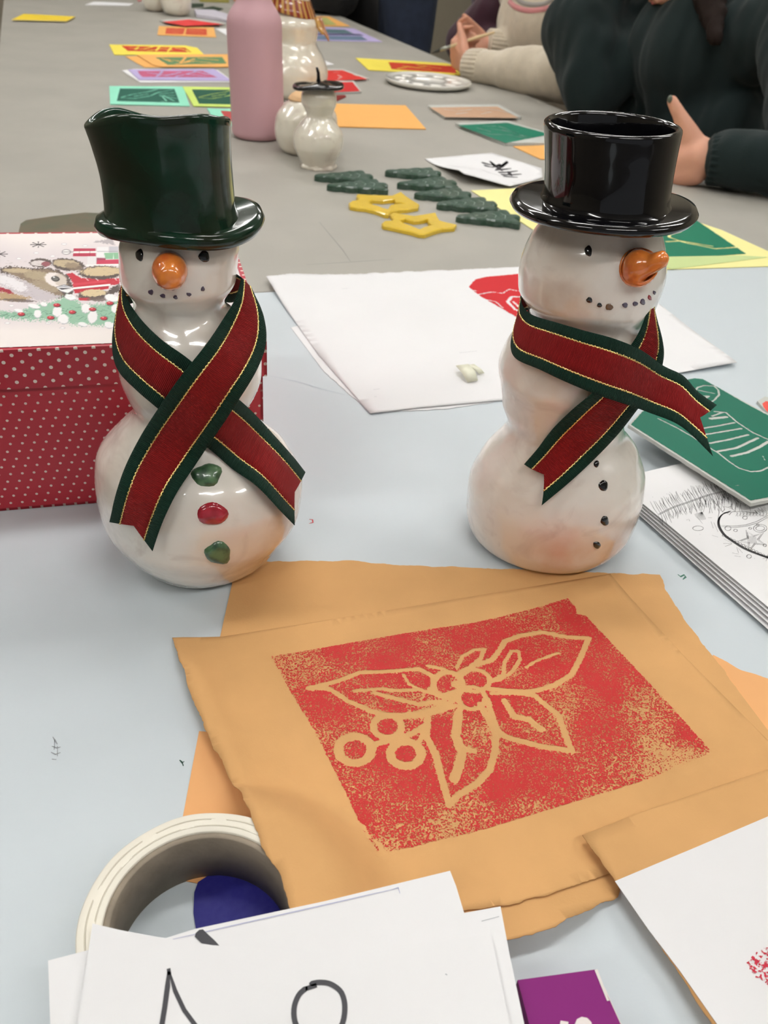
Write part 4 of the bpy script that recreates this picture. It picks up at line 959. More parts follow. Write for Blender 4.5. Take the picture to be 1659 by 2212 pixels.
pen('marker_triangle', [([T(x, y, zA) for x, y in [(364, 2098), (362, 2130), (356, 2175), (350, 2212), (346, 2250)]], .0020), ([T(x, y, zA) for x, y in [(366, 2100), (378, 2140), (398, 2182), (420, 2212), (445, 2240)]], .0016), ([T(x, y, zA) for x, y in [(364, 2092), (366, 2106)]], .0032)], .002, zA, M['marker'], cA)
pen('marker_circle', [([T(x, y, zA) for x, y in cr([(664, 2132), (645, 2150), (635, 2180), (640, 2215), (665, 2245), (700, 2245), (735, 2220), (745, 2180), (738, 2145), (715, 2126), (690, 2122), (668, 2126)], 4)], .0021), ([T(x, y, zA) for x, y in [(660, 2136), (684, 2128)]], .0040)], .002, zA, M['marker'], cA)
pen('pencil_dot', pxl([[(962, 2104), (966, 2106)]], zA), .0008, zA, M['grey_t'], cA)
# purple packet
M['purple'] = mat('purple_card_print', (128, 28, 112), .6, spec=.25); M['packw'] = mat('white_card_flap', (226, 218, 214), .6)
ZP = .028
pp = [T(1118, 2117, ZP), T(1287, 2094, ZP), T(1345, 2222, ZP), T(1400, 2360, ZP), T(1190, 2390, ZP)]
pk2 = empty('purple_packet', (pp[1].x, pp[1].y - .02, 0), 'purple card packet with white lettering at bottom right of the cards', 'packet')
V = [Vector((p.x, p.y, ZP)) for p in pp] + [Vector((p.x, p.y, .0003)) for p in pp]
add('carton', V, [(4, 3, 2, 1, 0), (5, 6, 7, 8, 9)] + [(i, (i + 1) % 5, (i + 1) % 5 + 5, i + 5) for i in range(5)], M['purple'], pk2, smooth=False)
e0, e1 = pp[1], pp[2]; ed = (e1 - e0).normalized(); sd = Vector((-ed.y, ed.x, 0)); sd = sd if sd.x > 0 else -sd
sheet('side_flap', [Vector((p.x, p.y, .018)) for p in (e0 + sd * .0006 + ed * .001, e0 + sd * .0045 + ed * .004, e1 + sd * .0045, e1 + sd * .0006)], M['packw'], .0006, pk2)
sheet('curved_wrap', [Vector((p.x, p.y, .0008)) for p in [e0 + sd * .0005 + ed * .002] + [e0 + sd * (.004 + .012 * math.sin(t * 1.57)) + ed * (.004 + .05 * t) for t in np.linspace(0, 1, 8)] + [e1 + sd * .0005]], M['packw'], .006, pk2)
add('seam', *(lambda P: ([p + Vector((0, 0, .0003)) for p in P], [(0, 1, 2, 3)]))([T(1284, 2096, ZP), T(1290, 2094, ZP), T(1316, 2162, ZP), T(1311, 2163, ZP)]), M['packw'], pk2, smooth=False)
def glyph(px): return sheet('lettering', pxs(px, ZP + .0002), M['packw'], .0002, pk2)
glyph([(1211, 2205), (1228, 2208), (1222, 2240), (1205, 2235)]); glyph([(1242, 2212), (1246, 2202), (1256, 2197), (1268, 2199), (1277, 2208), (1282, 2225), (1276, 2245), (1262, 2238), (1258, 2222), (1250, 2222), (1240, 2235), (1232, 2225)])
# ---------------------------------------------------------------- objects on the long table
M['pink'] = mat('pink_powder_coat', (206, 164, 170), .5, spec=.3, bump=.00004, bscale=2500)
BB = (0.37894, 1.75972)
bt = empty('water_bottle', (BB[0], BB[1], 0), 'tall matt pink metal water bottle behind the green-hatted snowman', 'bottle')
lathe('body', BB, [0.0005, 0.002, 0.006, 0.012, 0.05, 0.19, 0.200, 0.211, 0.220, 0.228, .236, .242], [.040, .0445, .0480, .0498, .0504, .0504, .0492, .0450, .0390, .0335, .0300, .0295], [-.001] + [0] * 3 + [-.0002, -.0035, -.0033, -.003, -.0028, -.0026, -.0024, -.0024], M['pink'], bt, nz=90, nt=64)
lathe('cap', (BB[0], BB[1]), [0.2415, .2425, .246, .268, .272, .2735], [.030, .0325, .0335, .0335, .031, .024], [-.0024] * 6, mat('steel_cap', (190, 170, 172), .35, metallic=.6), bt, nz=30, nt=48)
gF = glaze('white_glaze_far', None, (236, 230, 214))
BS = (0.4385, 1.52783)
sm = empty('small_snowman', (BS[0], BS[1], 0), 'small white ceramic snowman with flat black stalked hat', 'snowman')
lathe('body', BS, [0.0, 0.005, 0.012, 0.025, 0.035, 0.045, 0.055, 0.065, 0.075, 0.085, 0.095, 0.105, 0.115, 0.125, .131], [0.031, 0.0300, 0.0325, 0.0396, 0.0432, 0.0437, 0.0422, 0.0370, 0.0290, 0.0222, 0.0262, 0.0298, 0.0298, 0.0250, .015], [-.0016, -.002, -.0024, -.0027, -.0028, -.0028, -.0027, -.0024, -.0023, -.0021, -.0030, -.0034, -.0034, -.0034, -.0034], gF, sm, nz=90, nt=64, lump=.0012, lscale=40)
lathe('foot_rim', BS, [0.0, .001, .004, .0075], [.0305, .0325, .0318, .029], [-.0018] * 4, gF, sm, nz=8, nt=64, lump=.0, fn=lambda p, a, q: p + (p - Vector((BS[0], BS[1], p.z))) * .06 * math.sin(7 * a + 1) + Vector((0, 0, 0)))
latS, depS = frame_of(BS)
lathe('hat_brim', (BS[0] + latS.x * -.005, BS[1] + latS.y * -.005), [0.126, .1265, .129, .132, .1345, .136], [.034, .0405, .0435, .0425, .034, .012], [0] * 6, M['blk_glaze'], sm, nz=16, nt=64, fn=lambda p, a, q: p + Vector((0, 0, .003 * math.cos(a + .6) + .0015 * math.sin(3 * a))))
hb = Vector((BS[0], BS[1], 0)) + latS * -.0045
tube('hat_stalk', [hb + Vector((0, 0, .133)), hb + latS * -.0006 + Vector((0, 0, .142)), hb + latS * -.001 + Vector((0, 0, .150)), hb + latS * -.0035 + Vector((0, 0, .157)), hb + latS * -.0045 + Vector((0, 0, .1585))], [.0048, .0030, .0027, .0022, .0008], M['blk_glaze'], sm, 12)
BM = (0.4306, 1.6420)
md_ = empty('ceramic_ball_body', (BM[0], BM[1], 0), 'headless white glazed clay ball with bare tan patch on top, behind the small snowman', 'ornament')
lathe('body', BM, [0.0, 0.004, 0.012, 0.04, 0.06, 0.08, 0.094, 0.104, .107], [0.036, 0.0425, 0.0495, 0.0585, 0.0560, 0.0440, 0.0255, .010, .003], [0.0075, 0.009, 0.011, 0.0128, 0.0135, 0.0154, 0.0165, 0.0172, .0172], gF, md_, nz=70, nt=64, lump=.0014)
latM, depM = frame_of(BM)
lathe('bare_clay_patch', (BM[0] + latM.x * -.004, BM[1] + latM.y * -.004), [.090, .0965, .1015, .1055, .108], [.0305, .0270, .0205, .012, .003], [.014, .0150, .0160, .0170, .0172], mat('bare_tan_clay', (226, 186, 140), .8), md_, nz=16, nt=48)
BG = (0.56908, 2.1998)
bg_ = empty('tall_snowman', (BG[0], BG[1], 0), 'tall white ceramic snowman with red and gold scarf behind the pink bottle', 'snowman')
lathe('body', BG, [0.0, 0.01, 0.03, 0.05, 0.07, 0.09, 0.105, 0.115, 0.13, 0.15, 0.17, 0.18, .19, .20, .215, .235, .255, .27], [0.070, 0.0800, 0.0866, 0.0892, 0.0842, 0.0735, .0625, 0.0580, 0.0605, 0.0655, 0.0560, 0.0480, .0455, .0480, .054, .056, .045, .015], [-0.0137, -0.0141, -0.0141, -0.0136, -0.0133, -0.0131, -.0131, -0.0131, -0.0136, -0.0140, -0.0145, -.0150, -.016, -0.0175, -.018, -.018, -.018, -.018], gF, bg_, nz=110, nt=80, lump=.002)
M['scarf'] = mat('brown_gold_glaze', (142, 58, 34), .25, coat=.8, bump=.0006, bscale=60)
nt_ = M['scarf'].node_tree; wv = nt_.nodes.new('ShaderNodeAttribute'); wv.attribute_name = 'stripe'; mx_ = nt_.nodes.new('ShaderNodeMix'); mx_.data_type = 'RGBA'
mx_.inputs['A'].default_value = srgb(140, 50, 34); mx_.inputs['B'].default_value = srgb(206, 160, 84); nt_.links.new(wv.outputs['Fac'], mx_.inputs['Factor']); nt_.links.new(mx_.outputs['Result'], nt_.nodes['Principled BSDF'].inputs['Base Color'])
scf = lathe('scarf_wrap', BG, [.166, .168, .178, .190, .203, .205, .200], [.056, .0595, .0570, .0520, .0495, .0480, .046], [-.014, -.0142, -.0148, -.0162, -.0172, -.0175, -.0175], M['scarf'], bg_, nz=30, nt=120, closed_bottom=False, top='open') if False else None
def strp(k, n, nt):
    a = (k % nt) / nt * 2 * math.pi; return 1.0 if math.sin(a * 26) > .25 else 0.0
latG, depG = frame_of(BG); V = []; Fc = []; st_ = []
for (z, r, c) in [(.174, .0500, -.0150), (.171, .0590, -.0146), (.174, .0600, -.0148), (.184, .0555, -.0160), (.196, .0510, -.0172), (.203, .0495, -.0177), (.205, .0475, -.0178), (.203, .0455, -.0178)]:
    for k in range(120):
        a = 2 * math.pi * k / 120; V.append(Vector((BG[0], BG[1], z - .010 * math.cos(a) * (1 if z < .18 else .6))) + latG * (c + r * math.cos(a)) + depG * r * math.sin(a)); st_.append(strp(k, 0, 120))
for i in range(7):
    for k in range(120): Fc.append((i * 120 + k, i * 120 + (k + 1) % 120, (i + 1) * 120 + (k + 1) % 120, (i + 1) * 120 + k))
scf = add('scarf_wrap', V, Fc, M['scarf'], bg_); at = scf.data.attributes.new('stripe', 'FLOAT', 'POINT'); at.data.foreach_set('value', st_)
dS = depth_of(Vector((BG[0], BG[1], .17)) + latG * .044) - .012
for pts, rs_, stv in [([(684, 40), (688, 52), (692, 62), (697, 70), (700, 74)], [.006, .0065, .006, .005, .0025], .9), ([(690, 40), (694, 50), (700, 66), (707, 80), (710, 88)], [.006, .006, .0045, .0038, .002], .35)]:
    o = tube('scarf_tassel', [Pd(x, y, dS) for x, y in pts], rs_, M['scarf'], bg_, 10); at = o.data.attributes.new('stripe', 'FLOAT', 'POINT'); at.data.foreach_set('value', [stv] * len(o.data.vertices))
# far pair of pale snowman bases
for i, (bx, w_, lab) in enumerate([((337, 24), .046, 'left one of two far pale snowman figures at top of the grey table'), ((382, 33), .054, 'right one of two far pale snowman figures, nearer the red tilted block')]):
    q = T(*bx); t = empty('far_snowman', (q.x, q.y, 0), lab, 'snowman')
    lathe('body', (q.x, q.y), [0, .008, .03, .06, .09, .11, .13, .16, .19, .20, .22, .25, .28, .30], [w_ * .55, w_ * .85, w_ * 1.05, w_ * 1.1, w_ * .95, w_ * .75, w_ * .8, w_ * .88, w_ * .7, w_ * .55, w_ * .62, w_ * .66, w_ * .5, w_ * .1], [0] * 14, gF, t, nz=70, nt=48, lump=.003)
# clay trees
M['tree'] = mat('green_speckled_clay', (44, 74, 56), .6, coat=.2, spec=.3, col2=(76, 94, 84), vscale=90, bump=.0010, bscale=160, detail=6)
def slab(name, poly, m, th, lab, cat, group=None, holes=None, bev=.0016):
    """flat clay shape with softly rounded top edge; poly = world points"""
    P = [Vector((p[0], p[1], 0)) for p in poly]; c = sum(P, Vector()) / len(P); n = len(P)
    area = sum(P[i].x * P[(i + 1) % n].y - P[(i + 1) % n].x * P[i].y for i in range(n))
    if area < 0: P = P[::-1]
    def inset(Q, d):
        o = []
        for i in range(len(Q)):
            a, b, cc = Q[i - 1], Q[i], Q[(i + 1) % len(Q)]; t = ((b - a).normalized() + (cc - b).normalized())
            t = t.normalized() if t.length > 1e-6 else (b - a).normalized(); o.append(b + Vector((-t.y, t.x, 0)) * d)
        return o
    hs = []
    for h in (holes or []):
        Hh = [Vector((p[0], p[1], 0)) for p in h]; ar = sum(Hh[i].x * Hh[(i + 1) % len(Hh)].y - Hh[(i + 1) % len(Hh)].x * Hh[i].y for i in range(len(Hh)))
        if ar > 0: Hh = Hh[::-1]
        hs.append(Hh)
    loops = [P] + hs; V = []; Fc = []; tops = []
    for Q in loops:
        k = len(Q); o = len(V); I = inset(Q, bev)
        V += [Vector((p.x, p.y, .0003)) for p in Q] + [Vector((p.x, p.y, th - bev)) for p in Q] + [Vector((p.x, p.y, th)) for p in I]; tops.append((o + 2 * k, k))
        for i in range(k):
            j = (i + 1) % k; Fc.append((o + i, o + j, o + k + j, o + k + i)); Fc.append((o + k + i, o + k + j, o + 2 * k + j, o + 2 * k + i))
    from mathutils.geometry import tessellate_polygon
    idx = [o + i for o, k in tops for i in range(k)]; tri = tessellate_polygon([[V[o + i] for i in range(k)] for o, k in tops])
    for t in tri:
        a, b, cc = [V[idx[i]] for i in t]; f = [idx[i] for i in t]
        if (b - a).cross(cc - a).z < 0: f = f[::-1]
        Fc.append(tuple(f))
    idx0 = [i for (o, k) in tops for i in range(o - 2 * k, o - k)]
    for t in tri: 
        f = [idx0[i] for i in t]; a, b, cc = [V[i] for i in f]
        if (b - a).cross(cc - a).z > 0: f = f[::-1]
        Fc.append(tuple(f))
    o = add(name, V, Fc, m, None, smooth=False); return tag(o, lab, cat, group)
tl_ = [(.0, .02), (.06, .18), (.16, .27), (.22, .27), (.32, .43), (.42, .51), (.48, .49), (.60, .66), (.70, .76), (.76, .73), (.86, .88), (.95, .92), (1.0, .76), (.99, .52), (.97, .30), (1.06, .26), (1.10, .0), (1.06, -.24), (.97, -.28), (.99, -.55), (1.0, -.76), (.95, -.92), (.86, -.86), (.76, -.70), (.70, -.74), (.58, -.64), (.48, -.47), (.42, -.50), (.30, -.42), (.22, -.26), (.14, -.27), (.04, -.14)]
trees = [((678, 391), (806, 392), 377, 403, 'dark green clay Christmas tree nearest the small snowman'), ((707, 412), (838, 411), 397, 425, 'dark green clay tree touching the upper yellow star from behind'),
         ((830, 381), (952, 384), 371, 395, 'dark green clay tree farthest back, below the white drawing card'), ((858, 408), (985, 405), 392, 421, 'dark green clay tree second in the right-hand row'),
         ((895, 430), (1016, 430), 412, 441, 'dark green clay tree third in the right-hand row, white streaks on it'), ((942, 452), (1072, 452), 431, 465, 'dark green clay tree fourth in the right-hand row, beside the pale yellow sheet'),
         ((983, 480), (1121, 481), 461, 496, 'dark green clay tree nearest the camera, right of the lower star')]
M['treeline'] = mat('pale_glaze_streak', (150, 168, 160), .4)
for i, (a, b, y0, y1, lab) in enumerate(trees):
    A = T(*a); B_ = T(*b); mx_c = (a[0] + b[0]) / 2; Wd = abs(T(mx_c, y0).y - T(mx_c, y1).y) * .47
    ax = (B_ - A) / 1.10; nn = Vector((-ax.y, ax.x, 0)).normalized() * Wd; r = random.Random(i)
    pts = []
    for (u, v) in tl_:
        p = A + ax * (u + r.uniform(-.012, .012)) + nn * (v * (1 + r.uniform(-.08, .08))) ; pts.append(p)
    o = slab('clay_tree', [Vector(p) for p in cr(pts + [pts[0]], 2)[:-1]], M['tree'], .0105, lab, 'tree ornament', 'clay Christmas trees', bev=.0022)
    L2 = []
    for k in range(4):
        u = .3 + k * .16; w_ = u * .55; L2.append([A + ax * u - nn * w_, A + ax * (u + .07) + nn * 0, A + ax * (u + .02) + nn * w_ * .8])
    pen('glaze_streak', L2, .0011, .0108, M['treeline'], o)
# yellow stars
M['star'] = mat('yellow_glazed_clay', (232, 196, 52), .4, coat=.5, bump=.0005, bscale=180, var=.08, vscale=60)
def s4(pts, z=0.004): return [T(640 + x / 2.765, 340 + y / 2.765, z) for x, y in pts]
slab('clay_star', s4([(313, 280), (330, 268), (366, 262), (372, 250), (358, 238), (362, 228), (440, 232), (570, 236), (600, 222), (625, 213), (655, 238), (690, 262), (735, 288), (728, 306), (660, 318), (605, 322), (570, 330), (552, 350), (528, 348), (470, 326), (410, 312), (360, 308), (320, 300)]), M['star'], .0065, 'yellow open clay star touching the green trees, the farther of two', 'star ornament', 'yellow clay stars', holes=[s4([(440, 268), (460, 262), (520, 266), (585, 258), (590, 272), (650, 284), (600, 285), (560, 292), (545, 318), (525, 312), (495, 300), (440, 286)])])
slab('clay_star', s4([(508, 402), (525, 388), (570, 386), (582, 376), (560, 350), (575, 338), (620, 345), (700, 358), (790, 344), (832, 338), (842, 360), (858, 385), (900, 398), (958, 410), (945, 428), (870, 434), (815, 450), (768, 468), (730, 466), (690, 452), (600, 432), (515, 415)]), M['star'], .0065, 'yellow open clay star nearest the camera, the lower of two', 'star ornament', 'yellow clay stars', holes=[s4([(618, 382), (650, 374), (700, 388), (745, 384), (783, 376), (790, 396), (815, 410), (760, 424), (735, 438), (690, 418), (640, 400)])])
# cards on the long table
def cmat(name, c, c2=None): 
    if name not in M: M[name] = mat('card_' + name, c, .85, var=.02, spec=.2)
    return M[name]
def fcard(name, px, z, c, label, cat='card', th=.0012, zf=None, group=None, edge=None, rag=None):
    poly = pxs(px, z)
    if rag is not None: poly = ragged(poly, rag, .002, .004)
    return tag(sheet(name, poly, c, th, None, zf, .02, edge), label, cat, group)
def fprint(parent, px, z, col, name='print_layer', lines=(), w=.004, rag=.0020, amount=0.0, scale=160, blotch=0.0, zf=None, label=None):
    quad = pxs([px[0], px[1], px[2], px[3]] if len(px) == 4 else [(min(p[0] for p in px) - 6, min(p[1] for p in px) - 1), (max(p[0] for p in px) + 6, min(p[1] for p in px) - 1), (max(p[0] for p in px) + 8, max(p[1] for p in px) + 1), (min(p[0] for p in px) - 8, max(p[1] for p in px) + 1)], z)
    m = ink_mat('print_ink_far', col, amount, scale, rag, .6, blotch)
    return ink(name, quad, z, 90, 70, m, parent, region=pxs(px, z), carve=[(pxs(l, z), w) for l in lines], zf=zf, label=label)
YEL = cmat('yellow', (240, 222, 92)); ORG = cmat('orange', (236, 178, 104)); MNT = cmat('mint', (150, 224, 196)); LIM = cmat('lime', (204, 226, 120)); LIL = cmat('lilac', (186, 174, 216)); PYL = cmat('pale_yellow', (240, 234, 162)); WHT = M['white']
fcard('yellow_card', [(25, 44), (52, 31), (163, 37), (144, 47)], 0.004, cmat('deep_yellow', (228, 198, 60)), 'yellow card at top left of the long table', th=.002, edge=cmat('cardedge', (222, 210, 160)))
fcard('white_strip', [(184, 11), (203, 4), (288, 8), (279, 13)], 0.0004, WHT, 'white paper strip at top left of the long table', 'paper')
c = fcard('printing_block', [(345, 47), (408, 41), (489, 53), (397, 57)], .003, M['board_grey'], 'red inked diamond-set block behind the pink bottle, far left', 'printing block', th=.004)
fprint(c, [(350, 47), (408, 41.6), (484, 52.6), (399, 56)], .0074, (220, 62, 62), rag=.001)
c = fcard('orange_card', [(343, 57), (462, 60), (467, 81), (340, 76)], .0008, ORG, 'orange card with a red rectangle print of two round and square figures')
fprint(c, [(359, 60), (446, 62), (447, 76), (357, 73)], .0024, (208, 84, 56), lines=[[(402, 60), (398, 74)], [(372, 66), (386, 67)], [(374, 70), (385, 71)], [(376, 63), (384, 63)], [(410, 66), (440, 68)], [(412, 72), (438, 73)], [(408, 63), (436, 64)]], w=.006, rag=.002)
fcard('white_card', [(465, 62), (505, 63), (500, 79), (490, 77)], .0006, WHT, 'white card corner showing left of the pink bottle')
c = fcard('yellow_card', [(236, 97), (400, 99), (426, 104), (441, 119), (247, 119)], .0010, YEL, 'yellow card with a red patterned print, left of the pink bottle')
fprint(c, [(262, 98.5), (400, 103), (414, 113), (276, 110)], .0026, (202, 66, 40), lines=[[(280, 104), (310, 106), (330, 101)], [(320, 109), (350, 105), (372, 108)], [(300, 101), (292, 107)], [(380, 104), (402, 108), (408, 112)], [(345, 101), (338, 109)], [(370, 103), (362, 111)]], w=.007, rag=.003)
fcard('orange_card', [(270, 122), (300, 121), (470, 124), (505, 146), (312, 146)], .0006, ORG, 'plain orange card with a slit, underneath the green-print card', th=.0006)
c = fcard('orange_card', [(295, 119), (495, 118), (505, 145), (350, 145), (330, 141)], .0024, ORG, 'orange card with a green patterned print', zf=None)
fprint(c, [(336, 124), (480, 123), (490, 137), (362, 140)], .0038, (96, 136, 92), lines=[[(360, 128), (400, 134), (420, 127)], [(380, 138), (420, 132), (460, 136)], [(430, 126), (470, 130)], [(400, 124), (390, 136)], [(350, 126), (370, 133)]], w=.008, rag=.004)
fcard('white_card', [(263, 153), (290, 150), (470, 152), (505, 178), (303, 179)], .0006, WHT, 'white paper beneath the lilac card')
c = fcard('lilac_card', [(277, 151), (463, 150), (500, 175), (300, 173)], .0024, LIL, 'lilac card with a pink patterned print')
fprint(c, [(296, 153), (438, 153), (470, 167), (306, 166)], .0040, (192, 96, 130), lines=[[(320, 157), (360, 163), (390, 156)], [(350, 154), (340, 165)], [(400, 160), (440, 164)], [(380, 165), (420, 156)], [(420, 154), (450, 161)]], w=.007, rag=.004)
c = fcard('mint_card', [(236, 187), (396, 188), (410, 230), (238, 226)], .0008, MNT, 'mint card with dark green Christmas branch print')
tree_l = lambda ox, s=1: [[(262 + ox, 210), (285 + ox, 204), (320 + ox, 198), (340 + ox, 193)], [(262 + ox, 211), (290 + ox, 213), (325 + ox, 207), (340 + ox, 200)], [(340 + ox, 200), (372 + ox, 194)], [(342 + ox, 203), (376 + ox, 200)], [(344 + ox, 206), (378 + ox, 206)], [(346 + ox, 207), (384 + ox, 213)], [(350 + ox, 208), (360 + ox, 218), (348 + ox, 219)], [(352 + ox, 206), (376 + ox, 218)], [(290 + ox, 208), (320 + ox, 203)]]
fprint(c, [(259, 191), (377, 192), (388, 222), (252, 218)], .0022, (26, 92, 76), lines=tree_l(0), w=.0032, rag=.001)
c = fcard('lime_card', [(394, 188), (510, 190), (514, 232), (418, 230)], .0014, LIM, 'lime card with dark green branch print beside the pink bottle')
fprint(c, [(414, 193), (516, 194), (520, 226), (430, 224)], .0028, (24, 86, 66), lines=tree_l(168), w=.0032, rag=.001)
c = fcard('mint_card', [(447, 235), (510, 237), (516, 274), (470, 272)], .0008, MNT, 'mint card with red corner print, half hidden by the green hat')
fprint(c, [(476, 239), (512, 241), (516, 262), (490, 262)], .0022, (184, 72, 70), rag=.003)
c = fcard('yellow_card', [(768, 126), (962, 137), (1010, 150), (1005, 164), (796, 152)], .0010, YEL, 'yellow card with a red print next to the cream-sleeved hand')
fprint(c, [(839, 134), (985, 143), (985, 158), (846, 149)], .0026, (204, 62, 36), lines=[[(870, 142), (900, 146), (920, 143)], [(860, 148), (880, 144), (930, 150)], [(900, 140), (955, 148)]], w=.006, rag=.003)
c = fcard('printing_block', [(690, 152), (740, 152), (797, 173), (700, 177)], .001, M['board_grey'], 'red inked block, the farther of two right of the small snowman', 'printing block', th=.004)
fprint(c, [(690, 152), (740, 151.5), (794, 171), (702, 175)], .0053, (206, 52, 44), lines=[[(730, 162), (738, 166), (730, 170)], [(720, 156), (732, 157)], [(764, 161), (772, 164)]], w=.004, rag=.001)
c = fcard('printing_block', [(680, 178), (764, 178), (781, 201), (690, 204)], .001, M['board_grey'], 'red inked block, the nearer of two right of the small snowman', 'printing block', th=.004)
fprint(c, [(680, 177.5), (762, 177), (778, 197), (692, 200)], .0053, (200, 38, 40), lines=[[(722, 190), (732, 191)]], w=.004, rag=.001)
fcard('red_card', [(700, 208), (745, 206), (748, 210), (722, 221), (700, 224)], .0004, cmat('dark_red', (128, 44, 40)), 'dark red scrap of card behind the small black hat')
fcard('white_card', [(690, 132), (703, 132), (722, 140), (690, 142)], .0006, WHT, 'tiny white card corner right of the tall snowman')
c = fcard('lilac_card', [(640, 57), (765, 62), (826, 91), (640, 87)], .0008, LIL, 'lilac card with two dark teal bands behind the tall snowman')
fprint(c, [(650, 61), (745, 64), (765, 73), (650, 70)], .0024, (88, 116, 122), name='teal_band', rag=.003); fprint(c, [(650, 76), (780, 78), (795, 87), (650, 85)], .0024, (100, 120, 142), name='teal_band', rag=.003)
fcard('navy_strip', [(650, 72), (776, 74), (786, 76.5), (650, 75)], .0024, cmat('navyc', (60, 58, 92)), 'thin dark strip between two bands on the lilac card', 'strip', th=.0006)
c = fcard('orange_card', [(640, 36), (712, 36), (756, 57), (640, 57)], .0010, ORG, 'orange card with a dull green print half hidden by the person in black')
fprint(c, [(650, 38), (706, 38), (728, 54), (650, 54)], .0026, (170, 172, 104), rag=.004)
c = fcard('orange_card', [(660, 224), (876, 229), (920, 280), (700, 274)], .0008, ORG, 'plain orange card right of the small snowman', th=.0018)
fcard('printing_block', [(924, 232), (1076, 230), (1126, 257), (960, 257)], .0006, M['board_grey'], 'tan inked block with pale scratched lines, above the green one', 'printing block', th=.005)
tb = bpy.data.objects[[o.name for o in bpy.data.objects if o.get('label', '').startswith('tan inked')][0]]
fprint(tb, [(928, 232), (1074, 230), (1121, 255), (962, 253)], .0060, (196, 160, 132), lines=[[(960, 236), (990, 240), (1020, 236)], [(1030, 236), (1060, 242), (1040, 246)], [(1040, 234), (1075, 238), (1100, 244)], [(985, 246), (1010, 243)]], w=.004, rag=.001)
c = fcard('printing_block', [(983, 271), (1096, 266), (1180, 291), (1195, 314), (1090, 314)], .0006, M['board_grey'], 'green inked block with white scribbled lines left of the black hat', 'printing block', th=.005)
fprint(c, [(988, 270), (1096, 265), (1190, 290), (1092, 309)], .0060, (18, 118, 92), lines=[[(1025, 283), (1060, 290), (1100, 291), (1150, 302)], [(1040, 272), (1075, 272), (1100, 280)], [(1060, 278), (1100, 284), (1140, 296)], [(1085, 281), (1120, 285)], [(1030, 276), (1060, 284)], [(1105, 290), (1150, 296)]], w=.0026, rag=.001)
fcard('orange_card', [(1108, 317), (1250, 312), (1300, 345), (1168, 345)], .0004, ORG, 'orange card corner showing left of the black hat')
def curl3(x, y):
    a = T(1000, 385); b = T(1100, 402); return .0005 + .018 * max(0, min(1, 1 - (Vector((x, y, 0)) - T(1000, 392)).length / .13)) ** 1.5
c = fcard('drawing_card', [(917, 344), (1062, 331), (1170, 364), (1172, 384), (1100, 408), (1000, 396)], .0006, WHT, 'curled white card with a black charcoal fir drawing', th=.0004, zf=curl3)
FL = []
for (x0, y0, x1, y1) in [(1040, 352, 1070, 360), (1058, 350, 1085, 372), (1080, 356, 1062, 364), (1095, 350, 1070, 372), (1070, 368, 1104, 366), (1075, 376, 1118, 371), (1080, 382, 1126, 378), (1085, 386, 1118, 386), (1045, 358, 1066, 364), (1098, 372, 1104, 384)]:
    for k in range(3): FL.append([T(x0 + k, y0 + k * 1.3, 0), T((x0 + x1) / 2, (y0 + y1) / 2 + 1, 0), T(x1, y1, 0)])
FL2 = [[T(x, y) for x, y in l] for l in [[(965, 362), (985, 368), (1005, 366)], [(975, 366), (1010, 376), (1040, 384)], [(1010, 372), (1040, 374), (1060, 384)], [(1000, 366), (1030, 372)], [(1045, 380), (1070, 386), (1090, 392)]]]
M['char'] = mat('charcoal', (58, 56, 60), .9)
pen('charcoal_drawing', FL, .0085, .0012, M['char'], c, zf=curl3); pen('charcoal_drawing', FL2, .0016, .0012, mat('char_pale', (120, 118, 122), .9), c, zf=curl3)
c = fcard('yellow_sheet', [(1017, 412), (1270, 400), (1560, 498), (1700, 562), (1690, 575), (1430, 583), (1290, 584)], .0006, PYL, 'pale yellow sheet with green and red prints behind the black-hatted snowman', 'paper', th=.0006)
fprint(c, [(1410, 482), (1502, 474), (1612, 548), (1420, 562)], .0016, (24, 116, 88), lines=[[(1426, 500), (1450, 492), (1445, 512), (1480, 524), (1545, 537), (1590, 534)], [(1440, 522), (1470, 520), (1540, 532)], [(1450, 492), (1470, 500), (1450, 506)]], w=.004, rag=.001)
fprint(c, [(1110, 452), (1140, 446), (1180, 470), (1170, 480)], .0016, (216, 60, 48), rag=.002)
fcard('lime_border_card', [(1395, 556), (1600, 552), (1658, 556), (1450, 582)], .0014, cmat('pale_green', (196, 212, 150)), 'pale green strip of card along the yellow sheet front edge', 'card', th=.0004)
# far clutter in front of the bottle top
fcard('dark_card', [(425, 20), (460, 14), (482, 19), (462, 29)], .0008, cmat('dkgreen', (58, 70, 56)), 'dark green pointed card left of the bottle shoulder')
fcard('dark_card', [(412, 8), (440, 8), (440, 15), (414, 17)], .0008, cmat('dkgreen', (58, 70, 56)), 'dark green small card right of the far pale figures')
fcard('olive_card', [(430, -1), (495, -1), (495, 6), (432, 4)], .0008, cmat('olive', (150, 142, 72)), 'olive yellow card at the top edge left of the bottle')
fcard('white_card', [(420, 26), (462, 27), (492, 36), (492, 50), (470, 44), (424, 38)], .0010, cmat('greywhite', (206, 202, 212)), 'folded grey-white paper left of the bottle shoulder', th=.010)
fcard('pink_scrap', [(296, 0), (306, -1), (306, 3), (298, 4)], .0004, cmat('pinks', (214, 150, 150)), 'tiny pink scrap at top edge left of the far pale figures', 'scrap', th=.006)
